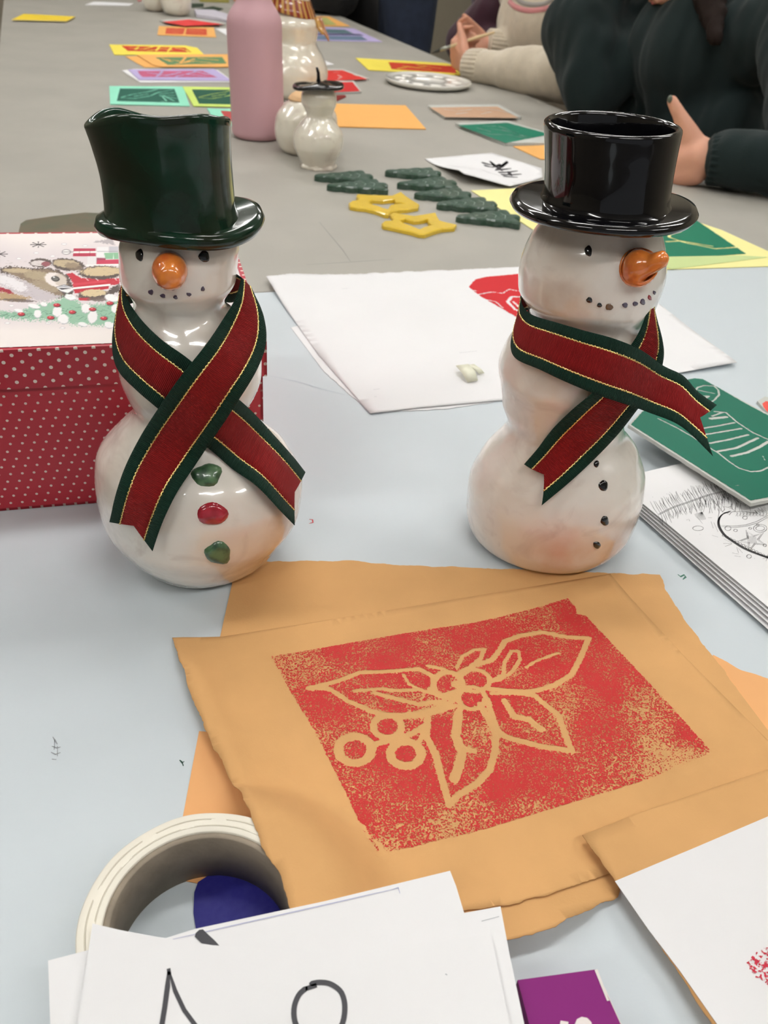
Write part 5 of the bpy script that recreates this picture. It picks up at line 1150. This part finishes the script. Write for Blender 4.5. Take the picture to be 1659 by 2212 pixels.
# palette
PC = ((T(835, 182).x + T(1015, 188).x) / 2, (T(925, 167).y + T(925, 203).y) / 2 + .0); PR = (T(1015, 188) - T(835, 182)).length / 2 * .98
M['palette'] = mat('white_glazed_palette', (232, 230, 222), .2, coat=.8)
pl = empty('paint_palette', (PC[0], PC[1], 0), 'round white ceramic paint palette by the cream-sleeved arm', 'palette')
def pal_z(x, y):
    r = math.hypot(x, y) / PR; z = .012 + .004 * max(0, (r - .86) / .14) - .006 * max(0, 1 - (r / .40) ** 4)
    for k in range(10):
        a = 2 * math.pi * k / 10 + .2; d = math.hypot(x - .66 * PR * math.cos(a), y - .66 * PR * math.sin(a)) / (.145 * PR)
        z -= .006 * max(0, 1 - d * d)
    return z
V = []; Fc = []; nr, nt2 = 60, 120
for i in range(nr + 1):
    for k in range(nt2):
        a = 2 * math.pi * k / nt2; r = PR * i / nr * (.999 if i else 1) + 1e-5; x, y = r * math.cos(a), r * math.sin(a); V.append((PC[0] + x, PC[1] + y, pal_z(x, y)))
for r, z in ((PR * 1.01, .014), (PR * .99, .008), (PR * .86, .001), (PR * .01, .001)):
    for k in range(nt2): a = 2 * math.pi * k / nt2; V.append((PC[0] + r * math.cos(a), PC[1] + r * math.sin(a), z))
for i in range(nr + 4):
    for k in range(nt2): Fc.append((i * nt2 + k, i * nt2 + (k + 1) % nt2, (i + 1) * nt2 + (k + 1) % nt2, (i + 1) * nt2 + k))
add('dish', V, [f[::-1] for f in Fc], M['palette'], pl)
for k, col in ((4, (120, 40, 50)), (3, (70, 40, 48))):
    a = 2 * math.pi * k / 10 + .2; x, y = .66 * PR * math.cos(a), .66 * PR * math.sin(a)
    lathe('paint_pool', (PC[0] + x, PC[1] + y), [.0075, .0085, .0095], [PR * .10, PR * .10, PR * .03], [0, 0, 0], mat('wet_paint', col, .2), pl, nz=6, nt=24, closed_bottom=False)
# chair at the far left
M['wood'] = mat('brown_chair_wood', (112, 74, 50), .5, var=.2, vscale=12); M['dark'] = mat('dark_seat', (40, 38, 38), .8)
ch = empty('chair', (-.34, 2.95, FLOOR), 'brown wooden chair pushed to the left side of the long table', 'chair')
box('seat', (-.34, 2.95, FLOOR + .44), (.40, .42, .03), M['dark'], ch, .004); box('backrest', (-.50, 2.95, FLOOR + .74), (.025, .40, .20), M['wood'], ch, .004)
for sx in (-.50, -.17):
    for sy in (2.77, 3.13): box('leg', (sx, sy, FLOOR + (.425 if sx < -.4 else .2125)), (.035, .035, .85 if sx < -.4 else .425), M['wood'], ch, .003)
# ---------------------------------------------------------------- people
M['skin'] = mat('skin', (214, 158, 132), .55, sss=.15, var=.08, vscale=14, bump=.0002, bscale=260)
def hullcap(bm, p0, r0, p1, r1, s0=(1, 1, 1), s1=None):
    s1 = s1 or s0
    b2 = bmesh.new()
    for p, r, s in ((p0, r0, s0), (p1, r1, s1)):
        g = bmesh.ops.create_icosphere(b2, subdivisions=3, radius=1)
        for v in g['verts']: v.co = Vector((v.co.x * r * s[0], v.co.y * r * s[1], v.co.z * r * s[2])) + Vector(p)
    h = bmesh.ops.convex_hull(b2, input=b2.verts[:])
    bmesh.ops.delete(b2, geom=[e for e in h['geom_interior'] if isinstance(e, bmesh.types.BMVert)], context='VERTS')
    me = bpy.data.meshes.new('tmp'); b2.to_mesh(me); b2.free(); bm.from_mesh(me); bpy.data.meshes.remove(me)
def fused(name, parts, voxel, m, parent, smooth_it=6, fold=0.0, fscale=9.0, cut=None, facefn=None):
    """one continuous surface grown over tapered limbs"""
    bm = bmesh.new()
    for p in parts: hullcap(bm, *p)
    me = bpy.data.meshes.new(name); bm.to_mesh(me); bm.free()
    o = bpy.data.objects.new(name, me); COL.objects.link(o)
    md = o.modifiers.new('r', 'REMESH'); md.mode = 'VOXEL'; md.voxel_size = voxel; md.use_smooth_shade = True
    sm = o.modifiers.new('s', 'SMOOTH'); sm.iterations = smooth_it; sm.factor = .5
    dg = bpy.context.evaluated_depsgraph_get(); ev = o.evaluated_get(dg); m2 = bpy.data.meshes.new_from_object(ev)
    V = [v.co.copy() for v in m2.vertices]; N = [v.normal.copy() for v in m2.vertices]; Fc = [list(p.vertices) for p in m2.polygons]
    bpy.data.objects.remove(o); bpy.data.meshes.remove(me); bpy.data.meshes.remove(m2)
    if fold:
        for i, (v, n) in enumerate(zip(V, N)):
            q = Vector((v.x * fscale * 1.4, v.y * fscale * 1.8, v.z * fscale * .35)); V[i] = v + n * (fold * (noise.noise(q) + .5 * noise.noise(q * 2.3)))
    return add(name, V, Fc, m, parent)
def hand(wr, axis, palm_n, up, s=1.0, curl=(.5, .5, .5, .5), thumb=(.6, .5), spread=.12, tp=None):
    """palm, four unequal bent fingers and a thumb; axis = wrist to knuckles, up = towards the index side, palm_n = out of the palm"""
    A = axis.normalized(); U = (up - A * up.dot(A)).normalized(); Nn = A.cross(U).normalized()
    if Nn.dot(palm_n) < 0: Nn = -Nn
    P = []
    kn = []
    for i, (w, l) in enumerate([(.030, .092), (.010, .096), (-.011, .091), (-.030, .082)]):
        k = wr + A * l * s + U * w * s; kn.append(k); P.append((wr + A * .012 * s + U * w * .55 * s, .0155 * s, k, .0115 * s))
    for i in range(3): P.append((kn[i] - A * .01 * s, .0115 * s, kn[i + 1] - A * .01 * s, .0112 * s))
    for i, (k, L) in enumerate(zip(kn, [(.042, .026, .020), (.046, .029, .021), (.042, .027, .020), (.033, .020, .018)])):
        ang = 0; p = k; r = .0098 * s
        for j, l in enumerate(L):
            ang += curl[i] * (1.0, 1.2, .8)[j]; d = (A * math.cos(ang) + Nn * math.sin(ang) + U * spread * (1.5 - i) * .5).normalized(); q = p + d * l * s; P.append((p, r, q, r * .90)); p = q; r *= .90
    if tp:
        for (a, ra), (b, rb) in zip(tp[:-1], tp[1:]): P.append((a, ra, b, rb))
        return P, tp[-1][0]
    p = wr + A * .028 * s + U * .026 * s; d0 = (A * math.cos(thumb[0]) + U * math.sin(thumb[0]) * 1.2 + Nn * .30).normalized(); q = p + d0 * .040 * s
    P.append((wr + A * .02 * s, .017 * s, p, .016 * s)); P.append((p, .0155 * s, q, .0125 * s)); d1 = (d0 * math.cos(thumb[1]) + A * math.sin(thumb[1]) * .7 - A * 0 + U * .1).normalized(); q2 = q + d1 * .030 * s; P.append((q, .0122 * s, q2, .0108 * s)); P.append((q2, .0108 * s, q2 + d1 * .022 * s, .0078 * s))
    return P, q2 + d1 * .022 * s
def head_parts(c, f, up, s=1.0):
    """cranium, face, jaw, nose, ears; c = head centre, f = facing, up = crown direction"""
    f = f.normalized(); r = f.cross(up).normalized(); u = r.cross(f)
    P = [(c + u * .03 * s - f * .012 * s, .088 * s, c + u * .015 * s + f * .018 * s, .078 * s), (c + f * .035 * s, .068 * s, c - u * .065 * s + f * .040 * s, .046 * s), (c - u * .075 * s + f * .062 * s, .026 * s, c - u * .070 * s + f * .040 * s, .044 * s)]
    P.append((c + f * .088 * s + u * .010 * s, .010 * s, c + f * .104 * s - u * .022 * s, .014 * s))
    for g in (-1, 1):
        P.append((c + r * g * .082 * s + u * .012 * s - f * .005 * s, .016 * s, c + r * g * .082 * s - u * .018 * s, .012 * s)); P.append((c + r * g * .032 * s + f * .080 * s + u * .030 * s, .013 * s, c + r * g * .045 * s + f * .072 * s + u * .032 * s, .011 * s))
    P.append((c + f * .092 * s - u * .048 * s + r * .018 * s, .0085 * s, c + f * .092 * s - u * .048 * s - r * .018 * s, .0085 * s))
    return P, r, u
M['eyeball'] = mat('eye_white', (236, 232, 226), .2); M['iris'] = mat('eye_iris', (60, 44, 36), .2); M['lip'] = mat('lips', (176, 96, 92), .5)
def ico(name, c, r, m, parent, sub=2, sc=(1, 1, 1)):
    bm = bmesh.new(); bmesh.ops.create_icosphere(bm, subdivisions=sub, radius=1); V = [Vector((v.co.x * r * sc[0], v.co.y * r * sc[1], v.co.z * r * sc[2])) + c for v in bm.verts]; bm.verts.index_update(); Fc = [[v.index for v in f.verts] for f in bm.faces]; bm.free(); return add(name, V, Fc, m, parent)
def face(c, f, r, u, body, s=1.0):
    for g in (-1, 1):
        e = c + r * g * .032 * s + f * .083 * s + u * .010 * s; ico('eye', e, .0125 * s, M['eyeball'], body); ico('iris', e + f * .0085 * s, .006 * s, M['iris'], body)
    for k, dz in enumerate((-.0445, -.0525)): tube('lip', [c + f * (.098 - abs(t) * .010) * s + u * dz * s + r * t * .024 * s for t in (-1, -.5, 0, .5, 1)], [.0015, .0038, .0042, .0038, .0015], M['lip'], body, 8)
def person(label, origin, J, cols, hair, hands, voxel=.0055, fold=.006, sweater_extra=(), trouser=True, hairlen=.0, skin_extra=(), hair_extra=()):
    """J: joints; body is one continuous mesh, clothes and hair its children"""
    f = J['facing']; hp, r, u = head_parts(J['head'], J['face_dir'], J['head_up'], J.get('hs', 1))
    body = []
    body += hp + [(J['neck'], .052, J['head'] - u * .03 - f * .01, .050)]
    body += [(J['pelvis'], .125, J['waist'], .105, (1, 1.15, 1)), (J['waist'], .105, J['chest'], .120, (1, 1.2, 1)), (J['chest'], .12, J['neck'], .06)]
    for sd in 'RL':
        body += [(J['sh' + sd], .056, J['el' + sd], .040), (J['el' + sd], .040, J['wr' + sd], .026), (J['chest'], .09, J['sh' + sd], .056)]
        body += [(J['pelvis'] + (J['kn' + sd] - J['pelvis']) * .12, .10, J['kn' + sd], .058), (J['kn' + sd], .058, J['an' + sd], .038), (J['an' + sd], .04, J['toe' + sd], .03)]
    for P in hands: body += P
    body += list(skin_extra)
    o = fused('person', body, voxel, M['skin'], None, 3)
    # origin to the base
    tag(o, label, 'person')
    face(J['head'], J['face_dir'].normalized(), r, u, o, J.get('hs', 1))
    sw = []
    sw += [(J['pelvis'] + Vector((0, 0, .02)), .150, J['waist'], .135, (1, 1.15, 1)), (J['waist'], .135, J['chest'], .150, (1, 1.2, 1)), (J['chest'], .145, J['neck'] - u * .03, .075)]
    for sd in 'RL':
        sw += [(J['chest'], .11, J['sh' + sd], .080), (J['sh' + sd], .080, J['el' + sd], .064), (J['el' + sd], .064, J['wr' + sd] + (J['el' + sd] - J['wr' + sd]).normalized() * .03, .043)]
    sw += list(sweater_extra)
    s_ = fused('sweater', sw, voxel * 1.15, cols[0], o, 22, fold)
    for sd in 'RL':
        d = (J['el' + sd] - J['wr' + sd]).normalized(); b = J['wr' + sd]; a0 = d.orthogonal().normalized(); b0 = d.cross(a0)
        V = []; Fc = []; nn = 96; prof = [(.000, .0310), (.000, .0395), (.004, .0425), (.03, .0445), (.052, .0455), (.058, .040)]
        for (t, rr) in prof:
            for k in range(nn):
                a = 2 * math.pi * k / nn; q = rr * (1 + .035 * (1 if k % 4 < 2 else -1) * (0 if t == 0 else 1)); V.append(b + d * t + a0 * q * math.cos(a) + b0 * q * math.sin(a))
        for i in range(len(prof) - 1):
            for k in range(nn): Fc.append((i * nn + k, i * nn + (k + 1) % nn, (i + 1) * nn + (k + 1) % nn, (i + 1) * nn + k))
        add('cuff', V, Fc, cols[0], s_)
    tr = []
    for sd in 'RL': tr += [(J['pelvis'] + (J['kn' + sd] - J['pelvis']) * .12, .125, J['kn' + sd], .075), (J['kn' + sd], .075, J['an' + sd] + Vector((0, 0, .02)), .055)]
    tr += [(J['pelvis'], .135, J['pelvis'] + Vector((0, 0, .03)), .130, (1, 1.15, 1))]
    fused('trousers', tr, voxel * 1.8, cols[1], o, 6, fold * .6)
    for sd in 'RL': fused('shoe', [(J['an' + sd] + Vector((0, 0, -.03)), .045, J['toe' + sd] + Vector((0, 0, .004)), .035)], .009, M['dark'], o, 2)
    if hair:
        c = J['head']; fd = J['face_dir'].normalized()
        hh = [(c + u * .045 - fd * .02, .094, c - u * .02 - fd * .045, .086)]
        for g in (-1, 1): hh += [(c + u * .05 + r * g * .03, .07, c + r * g * .075 - fd * .01 - u * .03, .035), (c + r * g * .075 - fd * .01 - u * .03, .036, c + r * g * .07 - u * (.10 + hairlen) + fd * .01, .026)]
        hh += [(c - fd * .06, .08, c - fd * .07 - u * (.08 + hairlen), .05)]
        hh += list(hair_extra)
        fused('hair', hh, .007, hair, o, 4, .006, 40)
    return o
def seated(cx, cy, lean, facing=Vector((-1, 0, 0)), shw=.19, sh_z=.27, head_z=.46, pelvis_x=.30):
    """joints for a person seated at the right-hand table edge; cx = chest x"""
    rt = Vector((0, 1, 0))
    J = dict(facing=facing, pelvis=Vector((cx + .16, cy, -.20)), waist=Vector((cx + .10, cy, -.05)), chest=Vector((cx, cy, sh_z - .13)), neck=Vector((cx - lean * .3, cy, sh_z + .02)), head=Vector((cx - lean, cy, head_z)), face_dir=Vector((-1, 0, -.45)), head_up=Vector((-.45, 0, 1)).normalized())
    for sd, g in (('R', 1), ('L', -1)):
        J['sh' + sd] = Vector((cx - .01, cy + g * shw, sh_z - .04)); J['kn' + sd] = Vector((cx - .26, cy + g * .12, -.23)); J['an' + sd] = Vector((cx - .20, cy + g * .12, FLOOR + .09)); J['toe' + sd] = Vector((cx - .34, cy + g * .13, FLOOR + .042))
    return J
# person in the dark green sweatshirt
M['green_sw'] = mat('dark_green_sweatshirt', (11, 30, 30), .95, sheen=.06, var=.15, vscale=8, bump=.0006, bscale=500); M['jeans'] = mat('dark_blue_jeans', (36, 46, 66), .85, var=.2, vscale=30, bump=.0003, bscale=800); M['hair_b'] = mat('dark_brown_hair', (34, 24, 20), .85, spec=.2, bump=.002, bscale=60)
G = seated(1.40, 1.80, .10, shw=.22, sh_z=.30, head_z=.40)
G['head'] = Vector((1.33, 1.83, .350)); G['neck'] = Vector((1.385, 1.80, .25)); G['face_dir'] = Vector((-.85, .15, -.5)); G['head_up'] = Vector((-.5, .1, .85)).normalized()
G['elR'] = Pd(1262, 170, 1.98); G['wrR'] = Pd(1330, -70, 1.95); G['shR'] = Vector((1.40, 2.02, .23))
G['shL'] = Vector((1.42, 1.55, .25)); G['elL'] = Pd(1740, 350, 1.52); G['wrL'] = Pd(1530, 345, 1.56)
axR = (Pd(1380, -150, 1.93) - G['wrR']).normalized()
hR, _ = hand(G['wrR'], axR, Vector((0, -.2, 1)), Vector((-1, 0, .2)), 1.0, (.5, .5, .5, .5))
axL = (Pd(1420, 318, 1.60) - Pd(1530, 345, 1.56)).normalized(); upL = (Pd(1500, 230, 1.57) - Pd(1500, 345, 1.57)).normalized()
hL, tipL = hand(G['wrL'], axL, Vector((0, 1, 0)), upL, 1.15, (.35, .4, .45, .5), .5, .1, tp=[(Pd(1500, 318, 1.575), .024), (Pd(1484, 285, 1.565), .0195), (Pd(1470, 252, 1.555), .0130), (Pd(1458, 230, 1.550), .0112), (Pd(1451, 216, 1.548), .0095)])
hL += [(Pd(1484, 305, 1.59), .022, Pd(1474, 378, 1.59), .021), (Pd(1510, 345, 1.57), .034, Pd(1480, 350, 1.585), .030), (Pd(1500, 372, 1.575), .024, Pd(1470, 380, 1.59), .020)]
pg_ = person('person in a dark green sweatshirt, one hand raised behind the black hat', None, G, (M['green_sw'], M['jeans']), M['hair_b'], [hR, hL], hair_extra=[(Pd(1500, -90, 1.80), .05, Pd(1530, -20, 1.77), .036), (Pd(1530, -20, 1.77), .036, Pd(1548, 85, 1.73), .014)], voxel=.0050, fold=.013, hairlen=.10,
    sweater_extra=[(Pd(1250, 60, 1.99), .085, Pd(1275, 185, 1.99), .070), (Pd(1275, 185, 1.99), .070, Vector((1.40, 1.98, .18)), .09), (Vector((1.42, 1.68, .02)), .12, Vector((1.42, 1.93, .02)), .12), (Pd(1300, 10, 1.97), .062, Pd(1330, -60, 1.95), .05)])
ico('thumbnail', Pd(1447, 214, 1.540), .0062, mat('grey_green_nail', (92, 98, 86), .4), pg_, 2, (.8, .6, 1.1))
# cream jumper
M['cream_sw'] = mat('cream_knitted_jumper', (206, 194, 172), .95, sheen=.4, var=.10, vscale=40, bump=.0012, bscale=420); M['pinkband'] = mat('pink_knit_band', (196, 130, 130), .95, sheen=.3); M['greyband'] = mat('grey_knit_band', (150, 146, 140), .95)
Cc = seated(1.46, 2.62, .12, shw=.20, sh_z=.26, head_z=.50)
Cc['elL'] = Pd(1235, 165, 2.22); Cc['wrL'] = Pd(1012, 142, 2.42); Cc['shL'] = Vector((1.45, 2.42, .20)); Cc['elR'] = Pd(1200, 120, 2.62); Cc['wrR'] = Pd(1052, 96, 2.56)
aL = (Pd(985, 118, 2.46) - Cc['wrL']).normalized(); aR = (Pd(990, 84, 2.50) - Cc['wrR']).normalized(); upc = Vector((0, 0, 1))
h1, _ = hand(Cc['wrL'], aL, Vector((0, 1, 0)), upc + Vector((-.2, 0, 0)), .98, (.9, .95, 1.0, 1.0), (.5, .5))
h2, _ = hand(Cc['wrR'], aR, Vector((0, -.6, -1)), upc + Vector((0, .4, 0)), .98, (.55, .7, .9, 1.0), (.3, .3))
pc_ = person('person in a cream knitted jumper holding a thin paintbrush', None, Cc, (M['cream_sw'], M['jeans']), M['hair_b'], [h1, h2], voxel=.006, fold=.006, hairlen=.05,
    sweater_extra=[(Pd(1235, 165, 2.22), .070, Pd(1100, 150, 2.34), .056)])
# patterned yoke of the jumper : bands following the chest
swc = [o for o in pc_.children if o.name.startswith('sweater')][0]; bvC = bvh_of(swc)
for pts, w_, m_, lb in [([(1100, 2), (1112, 14), (1135, 22), (1160, 22), (1190, 16), (1215, 6)], .014, M['pinkband'], 'pink curved knit band'), ([(1115, -6), (1128, 6), (1150, 10), (1175, 8), (1195, -2)], .012, M['greyband'], 'grey curved knit band')]:
    V = []; Fc = []; row = []
    for p in cr(pts, 5):
        h, n_ = hit(bvC, p[0], p[1])
        if h is None: continue
        row.append((h, n_))
    for i, (h, n_) in enumerate(row):
        t_ = (row[min(i + 1, len(row) - 1)][0] - row[max(i - 1, 0)][0]).normalized(); s2 = n_.cross(t_).normalized()
        for g in (-1, -.3, .3, 1): V.append(h + n_ * (.0035 if abs(g) < 1 else .001) + s2 * g * w_ / 2 )
    for i in range(len(row) - 1):
        for j in range(3): Fc.append((i * 4 + j, i * 4 + j + 1, i * 4 + j + 5, i * 4 + j + 4))
    if V: add('knit_band', V, Fc, m_, swc)['label'] = lb
# brush
br = empty('paintbrush', Pd(985, 90, 2.46), 'thin pale wooden paintbrush held by the person in the cream jumper', 'paintbrush')
tube('handle', [Pd(1068, 70, 2.42), Pd(1030, 81, 2.42), Pd(972, 101, 2.43)], [.0035, .0045, .0045], mat('pale_wood', (222, 196, 150), .5), br, 10)
tube('ferrule', [Pd(973, 100.6, 2.43), Pd(950, 108, 2.44)], [.0050, .0050], mat('ferrule_metal', (170, 172, 160), .3, metallic=.7), br, 10)
tube('bristles', [Pd(950, 108, 2.44), Pd(942, 111, 2.44), Pd(933, 115, 2.445)], [.0048, .0045, .001], mat('bristle', (60, 60, 52), .8), br, 10)
# maroon, black and denim
M['maroon'] = mat('maroon_top', (58, 22, 38), .9, sheen=.2, var=.15, vscale=9); M['black_sw'] = mat('black_top', (12, 12, 15), .9, sheen=.1, var=.3, vscale=10)
Mr = seated(1.60, 3.15, .10, shw=.19, sh_z=.30, head_z=.52)
Mr['elL'] = Pd(1000, 92, 2.98); Mr['wrL'] = Pd(1085, 92, 2.86); Mr['elR'] = Pd(1075, 40, 3.25); Mr['wrR'] = Pd(1120, 92, 3.05)
hs_ = [hand(Mr['wrL'], Vector((.5, -1, 0)), Vector((0, 0, -1)), Vector((-1, 0, 0)))[0], hand(Mr['wrR'], Vector((.4, -1, 0)), Vector((0, 0, -1)), Vector((0, -1, 0)))[0]]
person('person in a maroon top seated beyond the cream jumper', None, Mr, (M['maroon'], M['jeans']), M['hair_b'], hs_, voxel=.008, fold=.008)
Bk = seated(1.33, 4.42, .15, shw=.22, sh_z=.30, head_z=.50)
Bk['elL'] = Vector((1.14, 4.02, .07)); Bk['wrL'] = Vector((1.06, 4.26, .055)); Bk['elR'] = Vector((1.10, 4.60, .07)); Bk['wrR'] = Vector((.98, 4.45, .055))
hs_ = [hand(Bk['wrL'], Vector((-.5, .6, 0)), Vector((0, 0, -1)), Vector((-.3, 1, 0)))[0], hand(Bk['wrR'], Vector((-.8, -.4, 0)), Vector((0, 0, -1)), Vector((-.4, -1, 0)))[0]]
person('person in black leaning over the far end of the long table', None, Bk, (M['black_sw'], M['dark']), M['hair_b'], hs_, voxel=.008, fold=.008, sweater_extra=[(Vector((1.22, 4.02, .08)), .09, Vector((1.30, 4.6, .06)), .14), (Vector((1.24, 4.05, .15)), .10, Vector((1.27, 4.5, .15)), .14)])
def standing(x, y, yaw):
    f = Vector((math.cos(yaw), math.sin(yaw), 0)); r = f.cross(Vector((0, 0, 1))); b = Vector((x, y, FLOOR))
    J = dict(facing=f, pelvis=b + Vector((0, 0, .90)), waist=b + Vector((0, 0, 1.06)), chest=b + Vector((0, 0, 1.24)), neck=b + Vector((0, 0, 1.44)), head=b + Vector((0, 0, 1.60)) + f * .02, face_dir=f + Vector((0, 0, -.2)), head_up=Vector((0, 0, 1)))
    for sd, g in (('R', 1), ('L', -1)):
        J['sh' + sd] = b + r * g * .18 + Vector((0, 0, 1.38)); J['el' + sd] = b + r * g * .23 + Vector((0, 0, 1.12)) - f * .03; J['wr' + sd] = b + r * g * .20 + Vector((0, 0, .92)) + f * .12
        J['kn' + sd] = b + r * g * .095 + Vector((0, 0, .48)); J['an' + sd] = b + r * g * .10 + Vector((0, 0, .09)) - f * .02; J['toe' + sd] = b + r * g * .12 + f * .15 + Vector((0, 0, .042))
    return J
De = standing(1.50, 3.93, math.pi)
for s_, g_ in (('R', 1), ('L', -1)): De['wr' + s_] = De['el' + s_] + Vector((-.2, -g_ * .02, .10))
hs_ = [hand(De['wr' + s], Vector((-1, 0, .4)), Vector((0, g, 0)), Vector((-1, 0, 0)))[0] for s, g in (('R', -1), ('L', 1))]
person('person standing in dark blue jeans beside the person in black', None, De, (M['black_sw'], M['jeans']), M['hair_b'], hs_, voxel=.008, fold=.006)
